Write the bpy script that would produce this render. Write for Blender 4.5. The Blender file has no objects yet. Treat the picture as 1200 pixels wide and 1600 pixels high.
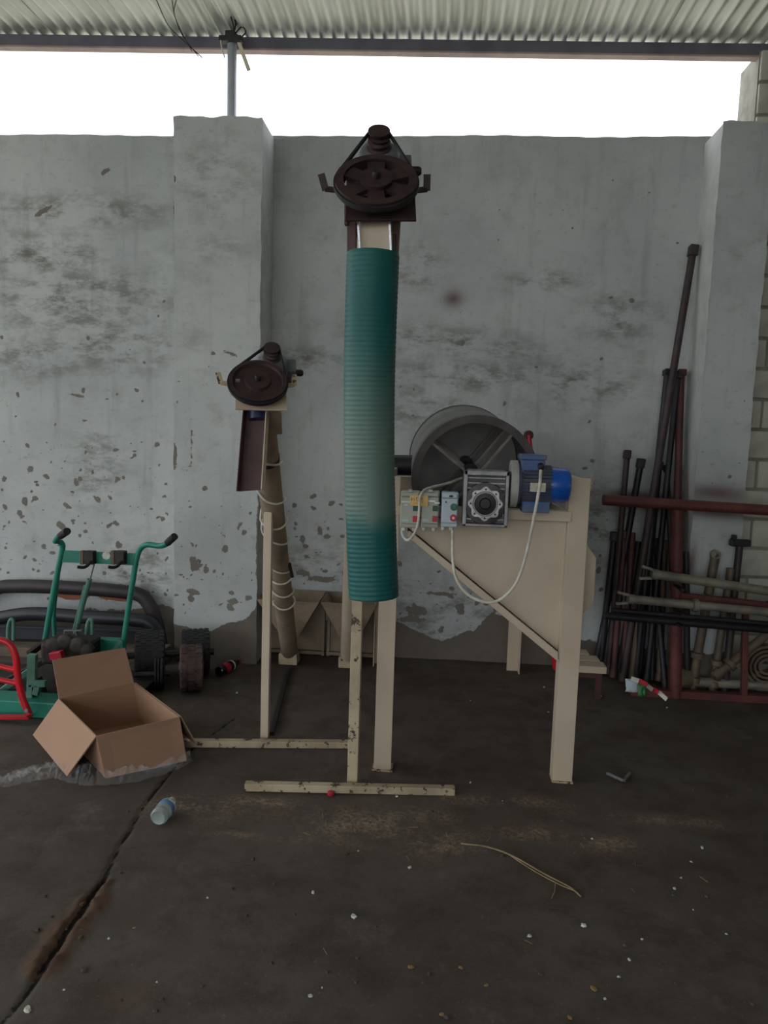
import bpy, math, random
import numpy as np
from mathutils import Vector as V, Matrix
random.seed(7); RNG = np.random.default_rng(11)
SC = bpy.context.scene
COL = SC.collection
# ------------------------------------------------------------------ camera
FPX = 1150.0
PITCH, YAW, ROLL = math.radians(6.4), math.radians(4.2), math.radians(1.8)
CAM = V((0, 0, 1.5))
fw = V((-math.sin(YAW)*math.cos(PITCH), math.cos(YAW)*math.cos(PITCH), -math.sin(PITCH)))
r0 = V((math.cos(YAW), math.sin(YAW), 0)); u0 = r0.cross(fw)
rt = r0*math.cos(ROLL) + u0*math.sin(ROLL); up = -r0*math.sin(ROLL) + u0*math.cos(ROLL)
cd = bpy.data.cameras.new('camera'); co = bpy.data.objects.new('camera', cd); COL.objects.link(co)
cd.sensor_fit = 'VERTICAL'; cd.sensor_height = 36; cd.lens = 36*FPX/1600; cd.clip_end = 200
m = Matrix((rt, up, -fw)).transposed().to_4x4(); m.translation = CAM; co.matrix_world = m
SC.camera = co
# ------------------------------------------------------------------ world, exposure
w = bpy.data.worlds.new('overcast_sky'); SC.world = w; w.use_nodes = True
bg = w.node_tree.nodes['Background']; bg.inputs[0].default_value = (0.93, 0.97, 1.0, 1); bg.inputs[1].default_value = 1.5
SC.view_settings.view_transform = 'Standard'; SC.view_settings.look = 'None'
SC.view_settings.gamma = 1.0; SC.view_settings.use_curve_mapping = False
SC.view_settings.exposure = 0.62

# ------------------------------------------------------------------ helpers
def ray(px, py): return fw + rt*((px-600)/FPX) - up*((py-800)/FPX)
def F(px, py, z=0.0):                 # photo pixel -> point on a horizontal plane
    d = ray(px, py); return CAM + d*((z-CAM.z)/d.z)
def P(px, py, Y):                     # photo pixel -> point at distance Y into the shed
    d = ray(px, py); return CAM + d*((Y-CAM.y)/d.y)

def basis(a):
    a = a.normalized()
    h = V((0, 0, 1)) if abs(a.z) < 0.9 else V((1, 0, 0))
    s = a.cross(h).normalized(); return s, s.cross(a).normalized()

class MB:
    def __init__(s): s.v = []; s.f = []
    def add(s, vs, fs):
        o = len(s.v); s.v += [tuple(p) for p in vs]; s.f += [tuple(i+o for i in f) for f in fs]; return s
    def box(s, c, size, R=None):
        c = V(c); hx, hy, hz = size[0]/2, size[1]/2, size[2]/2
        vs = [V((x, y, z)) for x in (-hx, hx) for y in (-hy, hy) for z in (-hz, hz)]
        vs = [c + (R @ p if R else p) for p in vs]
        return s.add(vs, [(0,1,3,2), (4,6,7,5), (0,4,5,1), (2,3,7,6), (0,2,6,4), (1,5,7,3)])
    def bbox(s, a, b): return s.box([(a[i]+b[i])/2 for i in range(3)], [abs(a[i]-b[i]) for i in range(3)])
    def bar(s, p0, p1, wd, ht, upv=(0, 0, 1)):     # rectangular bar between two points
        p0, p1 = V(p0), V(p1); a = (p1-p0).normalized(); u = V(upv)
        sd = a.cross(u)
        if sd.length < 1e-4: sd = a.cross(V((0, 1, 0)))
        sd.normalize(); u = sd.cross(a).normalized()
        R = Matrix((sd, a, u)).transposed()
        return s.box((p0+p1)/2, (wd, (p1-p0).length, ht), R)
    def tube(s, pts, r, n=12, caps=True):
        pts = [V(p) for p in pts]; k = len(pts)
        rs = r if isinstance(r, (list, tuple)) else [r]*k
        vs = []; fs = []; prev = None
        for i, p in enumerate(pts):
            t = (pts[min(i+1, k-1)] - pts[max(i-1, 0)]).normalized()
            if prev is None: sd, u = basis(t)
            else:
                sd = (prev - t*prev.dot(t)).normalized(); u = sd.cross(t)
            prev = sd
            for j in range(n):
                a = 2*math.pi*j/n; vs.append(p + (sd*math.cos(a) + u*math.sin(a))*rs[i])
        for i in range(k-1):
            for j in range(n):
                a, b = i*n+j, i*n+(j+1) % n; fs.append((a, b, b+n, a+n))
        if caps: fs += [tuple(reversed(range(n))), tuple(range((k-1)*n, k*n))]
        return s.add(vs, fs)
    def lathe(s, p, ax, prof, n=28, caps=True):     # prof: [(radius, distance along ax)]
        p = V(p); ax = V(ax).normalized(); sd, u = basis(ax); vs = []; fs = []
        for r, t in prof:
            for j in range(n):
                a = 2*math.pi*j/n; vs.append(p + ax*t + (sd*math.cos(a)+u*math.sin(a))*r)
        k = len(prof)
        for i in range(k-1):
            for j in range(n):
                a, b = i*n+j, i*n+(j+1) % n; fs.append((a, b, b+n, a+n))
        if caps: fs += [tuple(reversed(range(n))), tuple(range((k-1)*n, k*n))]
        return s.add(vs, fs)
    def prism(s, pts, vec):
        pts = [V(p) for p in pts]; vec = V(vec); n = len(pts)
        fs = [tuple(reversed(range(n))), tuple(range(n, 2*n))] + [(i, (i+1) % n, (i+1) % n+n, i+n) for i in range(n)]
        return s.add(pts + [p+vec for p in pts], fs)
    def slab(s, pts, th):
        pts = [V(p) for p in pts]; nrm = (pts[1]-pts[0]).cross(pts[-1]-pts[0]).normalized()
        return s.prism([p - nrm*th/2 for p in pts], nrm*th)
    def ring(s, c, sd, u, ax, fo, fi, t0, t1, n=48):
        c = V(c); vs = []; fs = []
        for t in (t0, t1):
            for fn in (fo, fi):
                for j in range(n):
                    a = 2*math.pi*j/n; r = fn(a) if callable(fn) else fn
                    vs.append(c + ax*t + (sd*math.cos(a)+u*math.sin(a))*r)
        for j in range(n):
            k = (j+1) % n
            fs += [(j, k, n+k, n+j), (2*n+j, 3*n+j, 3*n+k, 2*n+k), (j, 2*n+j, 2*n+k, k), (n+j, n+k, 3*n+k, 3*n+j)]
        return s.add(vs, fs)
    def build(s, name, mat, parent=None, smooth=False, bevel=0.0, origin=None):
        o3 = parent_origin(parent) if parent else (V(origin) if origin else s.base())
        me = bpy.data.meshes.new(name)
        me.from_pydata([(x-o3.x, y-o3.y, z-o3.z) for x, y, z in s.v], [], s.f); me.update()
        import bmesh
        bm = bmesh.new(); bm.from_mesh(me); bmesh.ops.recalc_face_normals(bm, faces=bm.faces); bm.to_mesh(me); bm.free()
        if smooth:
            for p in me.polygons: p.use_smooth = True
            me.set_sharp_from_angle(angle=math.radians(40))
        me.materials.append(mat)
        ob = bpy.data.objects.new(name, me); COL.objects.link(ob)
        if parent: ob.parent = parent
        else: ob.location = o3
        if bevel:
            b = ob.modifiers.new('bevel', 'BEVEL'); b.width = bevel; b.segments = 2; b.limit_method = 'ANGLE'
        return ob
    def base(s):
        a = np.array(s.v); return V(((a[:,0].min()+a[:,0].max())/2, (a[:,1].min()+a[:,1].max())/2, a[:,2].min()))
def parent_origin(p):
    o = V((0, 0, 0))
    while p: o += p.location; p = p.parent
    return o
def tag(o, label=None, cat=None, group=None, kind=None):
    if label: o['label'] = label
    if cat: o['category'] = cat
    if group: o['group'] = group
    if kind: o['kind'] = kind
    return o
def thing(name, label, cat, loc, group=None):
    o = bpy.data.objects.new(name, None); COL.objects.link(o); o.location = V(loc); o.empty_display_size = 0.1
    return tag(o, label, cat, group)
def spline(pts, k=8):            # Catmull-Rom through points
    pts = [V(p) for p in pts]; q = [pts[0]*2-pts[1]] + pts + [pts[-1]*2-pts[-2]]; out = []
    for i in range(1, len(q)-2):
        for j in range(k):
            t = j/k; a, b, c, d = q[i-1], q[i], q[i+1], q[i+2]
            out.append(0.5*((2*b) + (c-a)*t + (2*a-5*b+4*c-d)*t*t + (3*b-a-3*c+d)*t**3))
    return out + [pts[-1]]

# ------------------------------------------------------------------ materials
def srgb(r, g, b):
    f = lambda c: ((c/255+0.055)/1.055)**2.4 if c > 10 else c/255/12.92
    return (f(r), f(g), f(b), 1)
class NT:
    def __init__(s, name):
        s.m = bpy.data.materials.new(name); s.m.use_nodes = True; s.t = s.m.node_tree
        s.b = s.t.nodes['Principled BSDF']; s.tc = s.n('ShaderNodeTexCoord')
    def n(s, typ, **kw):
        x = s.t.nodes.new(typ)
        for k, v in kw.items(): setattr(x, k, v)
        return x
    def l(s, a, b): s.t.links.new(a, b)
    def coords(s, scale=(1, 1, 1), out='Object'):
        mp = s.n('ShaderNodeMapping'); mp.inputs['Scale'].default_value = scale; s.l(s.tc.outputs[out], mp.inputs[0]); return mp.outputs[0]
    def noise(s, scale, detail=4, rough=0.6, co=None, dist=0):
        x = s.n('ShaderNodeTexNoise'); x.inputs['Scale'].default_value = scale; x.inputs['Detail'].default_value = detail
        x.inputs['Roughness'].default_value = rough; x.inputs['Distortion'].default_value = dist
        s.l(co if co else s.tc.outputs['Object'], x.inputs['Vector']); return x.outputs['Fac']
    def attr(s, name): return s.n('ShaderNodeAttribute', attribute_name=name).outputs['Fac']
    def math(s, op, a, b=None, c=None, clamp=False):
        x = s.n('ShaderNodeMath', operation=op, use_clamp=clamp)
        for i, q in enumerate((a, b, c)):
            if q is None: continue
            if isinstance(q, (int, float)): x.inputs[i].default_value = q
            else: s.l(q, x.inputs[i])
        return x.outputs[0]
    def step(s, v, lo, hi):
        x = s.n('ShaderNodeMapRange', interpolation_type='SMOOTHSTEP'); s.l(v, x.inputs[0])
        x.inputs[1].default_value = lo; x.inputs[2].default_value = hi; return x.outputs[0]
    def mix(s, f, a, b, mode='MIX'):
        x = s.n('ShaderNodeMix', data_type='RGBA', blend_type=mode)
        for i, q in ((0, f), (6, a), (7, b)):
            if isinstance(q, (int, float)): x.inputs[i].default_value = q
            elif isinstance(q, tuple): x.inputs[i].default_value = q
            else: s.l(q, x.inputs[i])
        return x.outputs[2]
    def bump(s, h, strength=0.3, dist=0.01):
        x = s.n('ShaderNodeBump'); x.inputs['Strength'].default_value = strength; x.inputs['Distance'].default_value = dist
        s.l(h, x.inputs['Height']); s.l(x.outputs[0], s.b.inputs['Normal'])
    def set(s, col=None, rough=None, metal=None, spec=None):
        for k, v in (('Base Color', col), ('Roughness', rough), ('Metallic', metal), ('Specular IOR Level', spec)):
            if v is None: continue
            if isinstance(v, (int, float, tuple)): s.b.inputs[k].default_value = v
            else: s.l(v, s.b.inputs[k])
        return s.m
def simple(name, c1, c2=None, scale=6, rough=0.6, metal=0.0, bump=0.0, chips=None, chip_t=0.62, chip_scale=25, rvar=0.1):
    t = NT(name); c2 = c2 or tuple(x*0.72 for x in c1[:3]) + (1,)
    col = t.mix(t.step(t.noise(scale, 5), 0.35, 0.7), c1, c2)
    if chips:
        nz = t.noise(chip_scale, 6, 0.7); col = t.mix(t.step(nz, chip_t, chip_t+0.02), col, chips)
    rr = t.math('ADD', t.math('MULTIPLY', t.noise(scale*3, 3), rvar*2), rough-rvar)
    if bump: t.bump(t.noise(scale*8, 4), bump, 0.004)
    return t.set(col, rr, metal)
M = {}
M['beige'] = simple('beige_paint', srgb(198,182,161), srgb(186,169,148), 3, 0.45, 0, 0.05, chips=srgb(120,92,70), chip_t=0.72, chip_scale=14)
M['beige_worn'] = simple('beige_worn_paint', srgb(188,172,146), srgb(156,140,116), 5, 0.6, 0, 0.1, chips=srgb(70,55,45), chip_t=0.57, chip_scale=22)
M['beige_dusty'] = simple('beige_dusty_paint', srgb(150,134,114), srgb(120,106,90), 6, 0.7, 0, 0.1, chips=srgb(84,62,50), chip_t=0.68, chip_scale=16)
M['maroon'] = simple('maroon_primer', srgb(84,58,58), srgb(66,46,48), 6, 0.6)
M['pulley'] = simple('cast_iron_pulley', srgb(70,52,52), srgb(52,40,42), 18, 0.55, 0.3, 0.15)
M['rubber'] = simple('black_rubber', srgb(38,38,40), srgb(26,26,28), 20, 0.7, 0, 0.2)
M['motor_grey'] = simple('motor_grey_paint', srgb(120,124,132), srgb(88,90,96), 9, 0.5, 0.1)
M['navy'] = simple('navy_plastic', srgb(30,38,78), srgb(22,28,58), 9, 0.45)
M['cable'] = simple('white_cable', srgb(214,210,198), srgb(180,176,164), 20, 0.5)
M['lit_edge'] = simple('sky_lit_edge', srgb(215,218,222), srgb(180,184,190), 20, 0.3, 0.6)
M['black'] = simple('black_strap', srgb(24,24,26), srgb(16,16,18), 20, 0.6)
M['drum'] = simple('drum_steel', srgb(128,128,126), srgb(100,100,100), 5, 0.5, 0.35, 0.05)
M['drum_plate'] = simple('pale_drum_plate', srgb(190,188,184), srgb(150,148,146), 4, 0.6, 0.0)
M['drum_rim'] = simple('drum_rim_steel', srgb(92,88,88), srgb(70,66,66), 8, 0.5, 0.4, 0.1)
M['spoke'] = simple('spoke_steel', srgb(140,132,126), srgb(108,100,96), 12, 0.5, 0.4)
M['dark_steel'] = simple('dark_steel', srgb(60,58,60), srgb(42,40,42), 8, 0.5, 0.5, 0.1)
M['alu'] = simple('cast_aluminium', srgb(150,150,152), srgb(112,112,114), 14, 0.42, 0.6, 0.1)
M['alu_dark'] = simple('dusty_aluminium', srgb(96,94,96), srgb(70,68,70), 14, 0.55, 0.5, 0.1)
M['alu_bright'] = simple('machined_aluminium', srgb(190,190,190), srgb(128,128,128), 40, 0.4, 0.5)
M['motor_flange'] = simple('pale_motor_flange', srgb(172,172,170), srgb(140,140,140), 14, 0.6, 0.1)
M['bore'] = simple('dark_bore', srgb(40,38,38), srgb(28,26,26), 20, 0.4, 0.3)
M['blue'] = simple('blue_motor_paint', srgb(28,92,186), srgb(22,74,158), 6, 0.28, 0.0)
M['blue_dusty'] = simple('dusty_blue_paint', srgb(58,92,146), srgb(92,96,108), 10, 0.55, 0.0, 0.1)
M['fin'] = simple('dust_covered_motor_fins', srgb(70,78,102), srgb(86,86,92), 14, 0.7, 0, 0.2)
M['plate'] = simple('steel_name_plate', srgb(190,186,168), srgb(160,156,140), 30, 0.4, 0.3)
M['box_grey'] = simple('grey_green_plastic', srgb(176,180,168), srgb(162,166,154), 4, 0.5)
M['box_blue'] = simple('pale_blue_grey_plastic', srgb(190,202,212), srgb(178,190,200), 4, 0.45)
M['btn_red'] = simple('red_button', srgb(190,40,60), srgb(160,30,50), 10, 0.35)
M['btn_green'] = simple('green_button', srgb(20,110,90), srgb(14,84,70), 10, 0.35)
M['btn_dkgreen'] = simple('dark_green_button', srgb(20,74,62), srgb(14,58,50), 10, 0.35)
M['ylabel'] = simple('yellow_tape', srgb(222,184,118), srgb(204,166,100), 30, 0.5)
M['ink'] = simple('dark_ink', srgb(128,98,62), srgb(110,82,50), 30, 0.6)
M['tape'] = simple('clear_tape_glint', srgb(238,238,238), srgb(214,214,214), 30, 0.15)
M['white_pl'] = simple('white_plastic', srgb(226,222,212), srgb(204,200,190), 10, 0.4)
M['red_paint'] = simple('rusty_red_paint', srgb(104,54,50), srgb(82,44,42), 6, 0.6, 0, 0.1, chips=srgb(70,44,40), chip_t=0.6)
M['red_bright'] = simple('bright_red_paint', srgb(206,26,40), srgb(172,22,34), 6, 0.35, chips=srgb(120,60,50), chip_t=0.72)
M['pole_dark'] = simple('dark_brown_pole_steel', srgb(70,58,58), srgb(50,42,44), 6, 0.55, 0.3, 0.1)
M['pole_black'] = simple('blackened_pole_steel', srgb(46,44,50), srgb(32,30,36), 6, 0.5, 0.3, 0.1)
M['pole_rust'] = simple('rust_red_pole_steel', srgb(90,52,49), srgb(62,39,40), 6, 0.6, 0.1, 0.1)
M['shaft'] = simple('worn_grey_shaft', srgb(152,146,132), srgb(118,112,102), 8, 0.5, 0.35, 0.1)
M['shaft_brown'] = simple('rusty_brown_shaft', srgb(112,98,82), srgb(84,70,60), 8, 0.6, 0.2, 0.1)
M['green'] = simple('green_enamel', srgb(30,128,108), srgb(24,104,90), 5, 0.45, chips=srgb(90,86,72), chip_t=0.7)
M['green_dusty'] = simple('dusty_green_enamel', srgb(84,128,112), srgb(60,104,92), 7, 0.6, chips=srgb(90,80,66), chip_t=0.64)
M['rollbar'] = simple('black_bar_paint', srgb(44,46,54), srgb(34,36,42), 4, 0.45, 0.1, 0.05, chips=srgb(84,78,74), chip_t=0.7)
M['rollbar_b'] = simple('brown_black_bar_paint', srgb(60,52,52), srgb(42,38,42), 4, 0.55, 0.1, 0.05, chips=srgb(90,80,74), chip_t=0.72)
M['engine'] = simple('oily_engine_metal', srgb(54,46,42), srgb(34,30,30), 16, 0.6, 0.3, 0.3)
M['tyre'] = simple('tyre_rubber', srgb(44,46,46), srgb(30,32,32), 26, 0.75, 0, 0.3)
M['tyre_brown'] = simple('mud_brown_wheel', srgb(84,64,58), srgb(50,40,40), 14, 0.8, 0, 0.4)
M['wood'] = simple('old_grey_wood', srgb(112,98,84), srgb(88,76,64), 6, 0.8, 0, 0.2)
M['cream_wood'] = simple('cream_painted_strip', srgb(220,214,190), srgb(196,188,164), 8, 0.6)
M['beam'] = simple('roof_beam_steel', srgb(112,110,122), srgb(94,92,104), 5, 0.6, 0.1)
M['beam_low'] = simple('roof_beam_flange', srgb(176,156,148), srgb(150,132,126), 5, 0.6)
M['post'] = simple('hazed_post_steel', srgb(176,180,190), srgb(156,160,170), 5, 0.45, 0.3)  # lightened so the colour carries the backlit haze
M['wire'] = simple('dark_wire', srgb(48,46,46), srgb(36,34,34), 20, 0.6)
M['coke'] = simple('dark_cola', srgb(26,16,16), srgb(18,12,12), 10, 0.15)
M['straw'] = simple('dry_straw', srgb(150,132,100), srgb(120,104,76), 20, 0.8)
M['scrap'] = simple('pale_scrap', srgb(205,205,196), srgb(170,168,158), 40, 0.7)
M['pebble'] = simple('dark_crumb', srgb(84,74,64), srgb(60,52,46), 40, 0.9)
M['leaf'] = simple('dry_leaf', srgb(150,124,78), srgb(120,96,58), 40, 0.8)
M['green_wrap'] = simple('green_wrapper', srgb(52,112,58), srgb(38,92,46), 20, 0.45)
M['mortar'] = simple('mortar', srgb(150,148,138), srgb(124,120,110), 8, 0.9, 0, 0.3)
M['brick'] = simple('whitewashed_block', srgb(196,194,182), srgb(166,162,150), 5, 0.9, 0, 0.4, chips=srgb(96,90,80), chip_t=0.66, chip_scale=9)
M['ground'] = simple('pale_bounce_ground', srgb(205,198,184), srgb(190,182,168), 0.6, 0.95)

def make_cardboard():
    t = NT('cardboard'); co = t.coords((1, 1, 40)); 
    col = t.mix(t.noise(5, 4), srgb(172,136,112), srgb(156,122,100)); col = t.mix(t.math('MULTIPLY', t.noise(3, 2, co=co), 0.25), col, srgb(150,116,94))
    return t.set(col, 0.85)
M['card'] = make_cardboard()
def make_hose():
    t = NT('green_ribbed_hose'); sp = t.n('ShaderNodeSeparateXYZ'); t.l(t.n('ShaderNodeNewGeometry').outputs['Position'], sp.inputs[0])
    nz = t.noise(4, 4)
    zz = t.math('ADD', sp.outputs[2], t.math('MULTIPLY', nz, 0.16))
    band = t.math('MULTIPLY', t.step(zz, 1.28, 1.36), t.math('SUBTRACT', 1.0, t.step(zz, 1.5, 1.9)))   # paler grey-green middle of the hose
    col = t.mix(t.noise(9, 3), srgb(14,98,92), srgb(18,82,84))
    col = t.mix(t.math('MULTIPLY', band, 0.75), col, srgb(112,130,120))
    return t.set(col, 0.5, 0, 0.35)
M['hose'] = make_hose()
def make_roof():
    t = NT('corrugated_sheet'); co = t.coords((3, 0.5, 1))
    col = t.mix(t.step(t.noise(2.2, 6, co=co), 0.3, 0.75), srgb(226,230,220), srgb(198,202,188))
    col = t.mix(t.step(t.noise(1.1, 3), 0.55, 0.8), col, srgb(184,182,162))
    return t.set(col, 0.42, 0.35)
M['roof'] = make_roof()
def make_plastic(name, alpha, col=(0.95, 0.97, 1, 1), rough=0.12):
    t = NT(name); t.b.inputs['Alpha'].default_value = alpha; t.set(col, rough); t.m.use_backface_culling = False; return t.m
M['film'] = make_plastic('clear_film', 0.075, rough=0.05)
M['pet'] = make_plastic('clear_bottle_plastic', 0.45, srgb(186,198,196), 0.15)
M['blue_label'] = simple('blue_bottle_label', srgb(96,142,184), srgb(76,122,168), 20, 0.4)

def make_plaster():
    t = NT('peeling_plaster'); 
    n1 = t.noise(1.3, 6, 0.62); n2 = t.noise(7, 6, 0.65); fine = t.noise(55, 5, 0.7)
    vert = t.noise(3.2, 5, 0.6, co=t.coords((3.5, 3.5, 0.35)))
    horiz = t.noise(5.0, 9, 0.74, co=t.coords((1.0, 1.0, 2.1)))
    col = t.mix(t.step(n1, 0.3, 0.72), srgb(194,198,197), srgb(173,178,179))
    col = t.mix(t.math('MULTIPLY', t.step(vert, 0.52, 0.75), 0.4), col, srgb(140,142,142))
    col = t.mix(t.math('MULTIPLY', t.step(n2, 0.5, 0.75), 0.4), col, srgb(150,148,140))
    col = t.mix(t.math('MULTIPLY', t.step(t.noise(16, 7, 0.75, co=t.coords((1, 1, 1.6))), 0.56, 0.68), 0.3), col, srgb(120,116,106))
    st = t.math('MULTIPLY', t.attr('stain'), t.step(horiz, 0.42, 0.64))
    col = t.mix(t.math('MULTIPLY', st, 0.85, clamp=True), col, srgb(104,102,92))
    col = t.mix(t.math('MULTIPLY', t.attr('redmark'), 0.8), col, srgb(96,62,62))
    brown = t.step(t.math('ADD', t.attr('peel'), t.math('MULTIPLY', t.math('SUBTRACT', t.noise(28, 5, 0.7), 0.56), 1.7)), 0.1, 0.2)
    low = t.step(t.math('ADD', t.attr('bare'), t.math('MULTIPLY', t.math('SUBTRACT', t.noise(7, 6, 0.65), 0.5), 0.45)), 0.0, 0.03)
    cem = t.mix(t.noise(6, 6, 0.7), srgb(128,120,110), srgb(92,84,78))
    chipc = t.mix(t.noise(9, 5, 0.7), srgb(140,135,126), srgb(100,94,88))
    col = t.mix(brown, col, chipc); col = t.mix(low, col, cem)
    rb = t.step(t.math('ADD', t.attr('brickpatch'), t.math('MULTIPLY', t.math('SUBTRACT', t.noise(9, 5, 0.65), 0.5), 0.9)), 0.0, 0.05)
    col = t.mix(rb, col, t.mix(t.noise(14, 4), srgb(168,104,82), srgb(126,84,70)))
    h = t.math('SUBTRACT', t.math('ADD', t.math('MULTIPLY', n2, 0.5), t.math('MULTIPLY', fine, 0.18)), t.math('MAXIMUM', brown, low))
    t.bump(h, 0.5, 0.006)
    return t.set(col, 0.92, 0, 0.2)
M['plaster'] = make_plaster()
M['plaster_plain'] = simple('plaster_side', srgb(194,196,194), srgb(172,174,172), 4, 0.92, 0, 0.3, chips=srgb(120,114,106), chip_t=0.70, chip_scale=8)
def make_floor():
    t = NT('dirty_concrete'); n1 = t.noise(0.9, 7, 0.65); n2 = t.noise(5, 7, 0.7); fine = t.noise(70, 5, 0.75)
    col = t.mix(t.step(n1, 0.3, 0.7), srgb(94,87,80), srgb(75,67,62))
    col = t.mix(t.math('MULTIPLY', t.step(n2, 0.42, 0.66), 0.75), col, srgb(68,58,52))
    col = t.mix(t.math('MULTIPLY', t.step(t.noise(3.3, 8, 0.75), 0.54, 0.70), 0.45), col, srgb(112,106,98))
    col = t.mix(t.math('MULTIPLY', t.step(t.noise(2.1, 5, 0.6), 0.55, 0.75), 0.5), col, srgb(92,70,58))
    d = t.math('MULTIPLY', t.attr('dust'), t.step(t.noise(5, 8, 0.78), 0.42, 0.60), clamp=True)
    col = t.mix(t.math('MULTIPLY', d, t.step(t.noise(60, 6, 0.8), 0.35, 0.6)), col, srgb(150,132,114))
    dd = t.step(t.math('ADD', t.attr('dirt'), t.math('MULTIPLY', t.math('SUBTRACT', t.noise(12, 6, 0.7), 0.5), 0.9)), 0.0, 0.3)
    col = t.mix(dd, col, t.mix(t.noise(30, 4), srgb(108,84,68), srgb(74,57,48)))
    col = t.mix(t.math('MULTIPLY', t.step(fine, 0.60, 0.70), 0.7), col, srgb(118,110,98))
    cr = t.math('SUBTRACT', 1.0, t.step(t.math('ADD', t.attr('crack'), t.math('MULTIPLY', t.math('SUBTRACT', t.noise(14, 6, 0.75), 0.5), 0.03)), 0.003, 0.0075))
    cr = t.math('MULTIPLY', cr, t.step(t.math('SUBTRACT', 0.29, t.attr('crack')), 0.0, 0.01))
    col = t.mix(cr, col, srgb(34,27,24))
    t.bump(t.math('ADD', t.math('MULTIPLY', n2, 0.4), t.math('MULTIPLY', fine, 0.3)), 0.5, 0.006)
    return t.set(col, 0.85, 0, 0.25)
M['floor'] = make_floor()

# ------------------------------------------------------------------ structure
WY, PY, WTOP, BASEZ = 4.75, 4.45, 3.30, -0.05
def grid_mesh(name, org, ux, uy, nx, ny, sx, sy, fields, disp=None):
    i, j = np.meshgrid(np.arange(nx+1), np.arange(ny+1)); a = i.ravel()*sx; b = j.ravel()*sy
    co = np.array(org)[None, :] + a[:, None]*np.array(ux)[None, :] + b[:, None]*np.array(uy)[None, :]
    if disp is not None: co += disp(a, b)
    q = (np.arange(ny)[:, None]*(nx+1) + np.arange(nx)[None, :]).ravel()
    faces = np.stack([q, q+1, q+nx+2, q+nx+1], 1)
    me = bpy.data.meshes.new(name); me.vertices.add(len(co)); me.vertices.foreach_set('co', co.astype(np.float32).ravel())
    me.loops.add(faces.size); me.loops.foreach_set('vertex_index', faces.ravel().astype(np.int32))
    me.polygons.add(len(faces)); me.polygons.foreach_set('loop_start', np.arange(0, faces.size, 4, dtype=np.int32))
    me.update(calc_edges=True); me.validate()
    for k, fn in fields.items():
        at = me.attributes.new(k, 'FLOAT', 'POINT'); at.data.foreach_set('value', fn(a, b).astype(np.float32))
    me.polygons.foreach_set('use_smooth', np.ones(len(faces), dtype=bool))
    return me
def link(name, me, mat, parent=None, loc=None):
    me.materials.append(mat); o = bpy.data.objects.new(name, me); COL.objects.link(o)
    if parent: o.parent = parent
    if loc: o.location = loc
    return o
def blobs(px, Y):            # chips given as (px, py, rx, ry, deg) in the photo -> metres on the wall plane
    out = []
    for x, y, rx, ry, an in px:
        p = P(x, y, Y); k = (P(x+1, y, Y)-p).length; out.append((p.x, p.z, rx*k, ry*k, math.radians(an)))
    return out
def blob_field(bl, X, Z):
    v = np.full(X.shape, -1.0)
    for cx, cz, rx, rz, an in bl:
        R = 3*max(rx, rz); mk = (abs(X-cx) < R) & (abs(Z-cz) < R)
        if not mk.any(): continue
        dx, dz = X[mk]-cx, Z[mk]-cz; c, s = math.cos(an), math.sin(an)
        d = np.sqrt(((dx*c+dz*s)/rx)**2 + ((-dx*s+dz*c)/rz)**2); v[mk] = np.maximum(v[mk], 1-d)
    return np.clip(v, -1, 1)
def soft_field(bl, X, Z):
    v = np.zeros(X.shape)
    for cx, cz, rx, rz, an in bl:
        dx, dz = X-cx, Z-cz; c, s = math.cos(an), math.sin(an)
        v = np.maximum(v, np.exp(-(((dx*c+dz*s)/rx)**2 + ((-dx*s+dz*c)/rz)**2)))
    return v
def scatter(n, x0, x1, y0, y1, r0, r1, pw=2.2):
    o = []
    for _ in range(n):
        r = r0 + (r1-r0)*random.random()**pw
        o.append((random.uniform(x0, x1), random.uniform(y0, y1), r*random.uniform(.8, 1.6), r*random.uniform(.5, 1.1), random.uniform(-60, 60)))
    return o
wall_chips = [(67,331,20,5,28),(165,268,12,5,30),(120,618,17,3,-14),(130,610,4,6,0),(28,616,3,8,10),(46,733,6,6,0),
    (71,745,7,4,-40),(38,783,6,9,20),(95,822,12,6,-30),(180,703,7,3,0),(210,705,6,2,0),(181,817,8,4,-30),(185,852,7,7,0),(30,802,6,6,0),
    (500,830,5,10,10),(478,853,5,5,0),(512,838,7,5,0),(723,536,4,8,-25),(788,631,3,7,-20),(838,573,5,4,0),(940,561,4,4,0),(908,765,6,6,0),
    (650,955,20,10,0),(720,957,7,7,0),(685,928,30,4,0),(640,968,30,6,0),(706,920,6,4,0),(930,826,4,3,0),(935,890,5,8,-20),(987,470,5,5,0),
    (955,465,5,3,-10),(535,838,6,4,0),(473,842,5,8,0),(480,870,8,4,-20),(505,905,30,6,0),(475,895,14,7,0),(540,895,8,5,0),(1015,300,4,4,0)]
wall_chips += scatter(190, 0, 262, 690, 940, 1.6, 5.5) + scatter(26, 0, 262, 470, 690, 1.5, 5) + scatter(40, 435, 540, 760, 915, 1.5, 6)
wall_chips += scatter(40, 622, 780, 880, 990, 2, 8) + scatter(36, 620, 1090, 260, 740, 1.2, 3.5) + scatter(20, 900, 950, 640, 940, 1.5, 5)
pil_chips = [(272,713,7,26,0),(268,790,4,70,0),(320,763,6,5,0),(332,552,5,4,0),(362,553,16,3,-20),(304,882,10,14,0),(268,280,7,13,0),(270,330,3,30,0),
    (300,925,16,6,-5),(297,935,8,8,-40),(365,940,11,6,0),(360,950,8,8,0),(322,890,6,8,0),(382,832,5,7,-20),(352,857,6,9,-30),(404,840,5,120,0),
    (300,700,2,50,0)]
pil_chips += scatter(90, 275, 400, 770, 960, 1.4, 4.5) + scatter(14, 275, 400, 560, 760, 1.2, 3)
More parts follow.
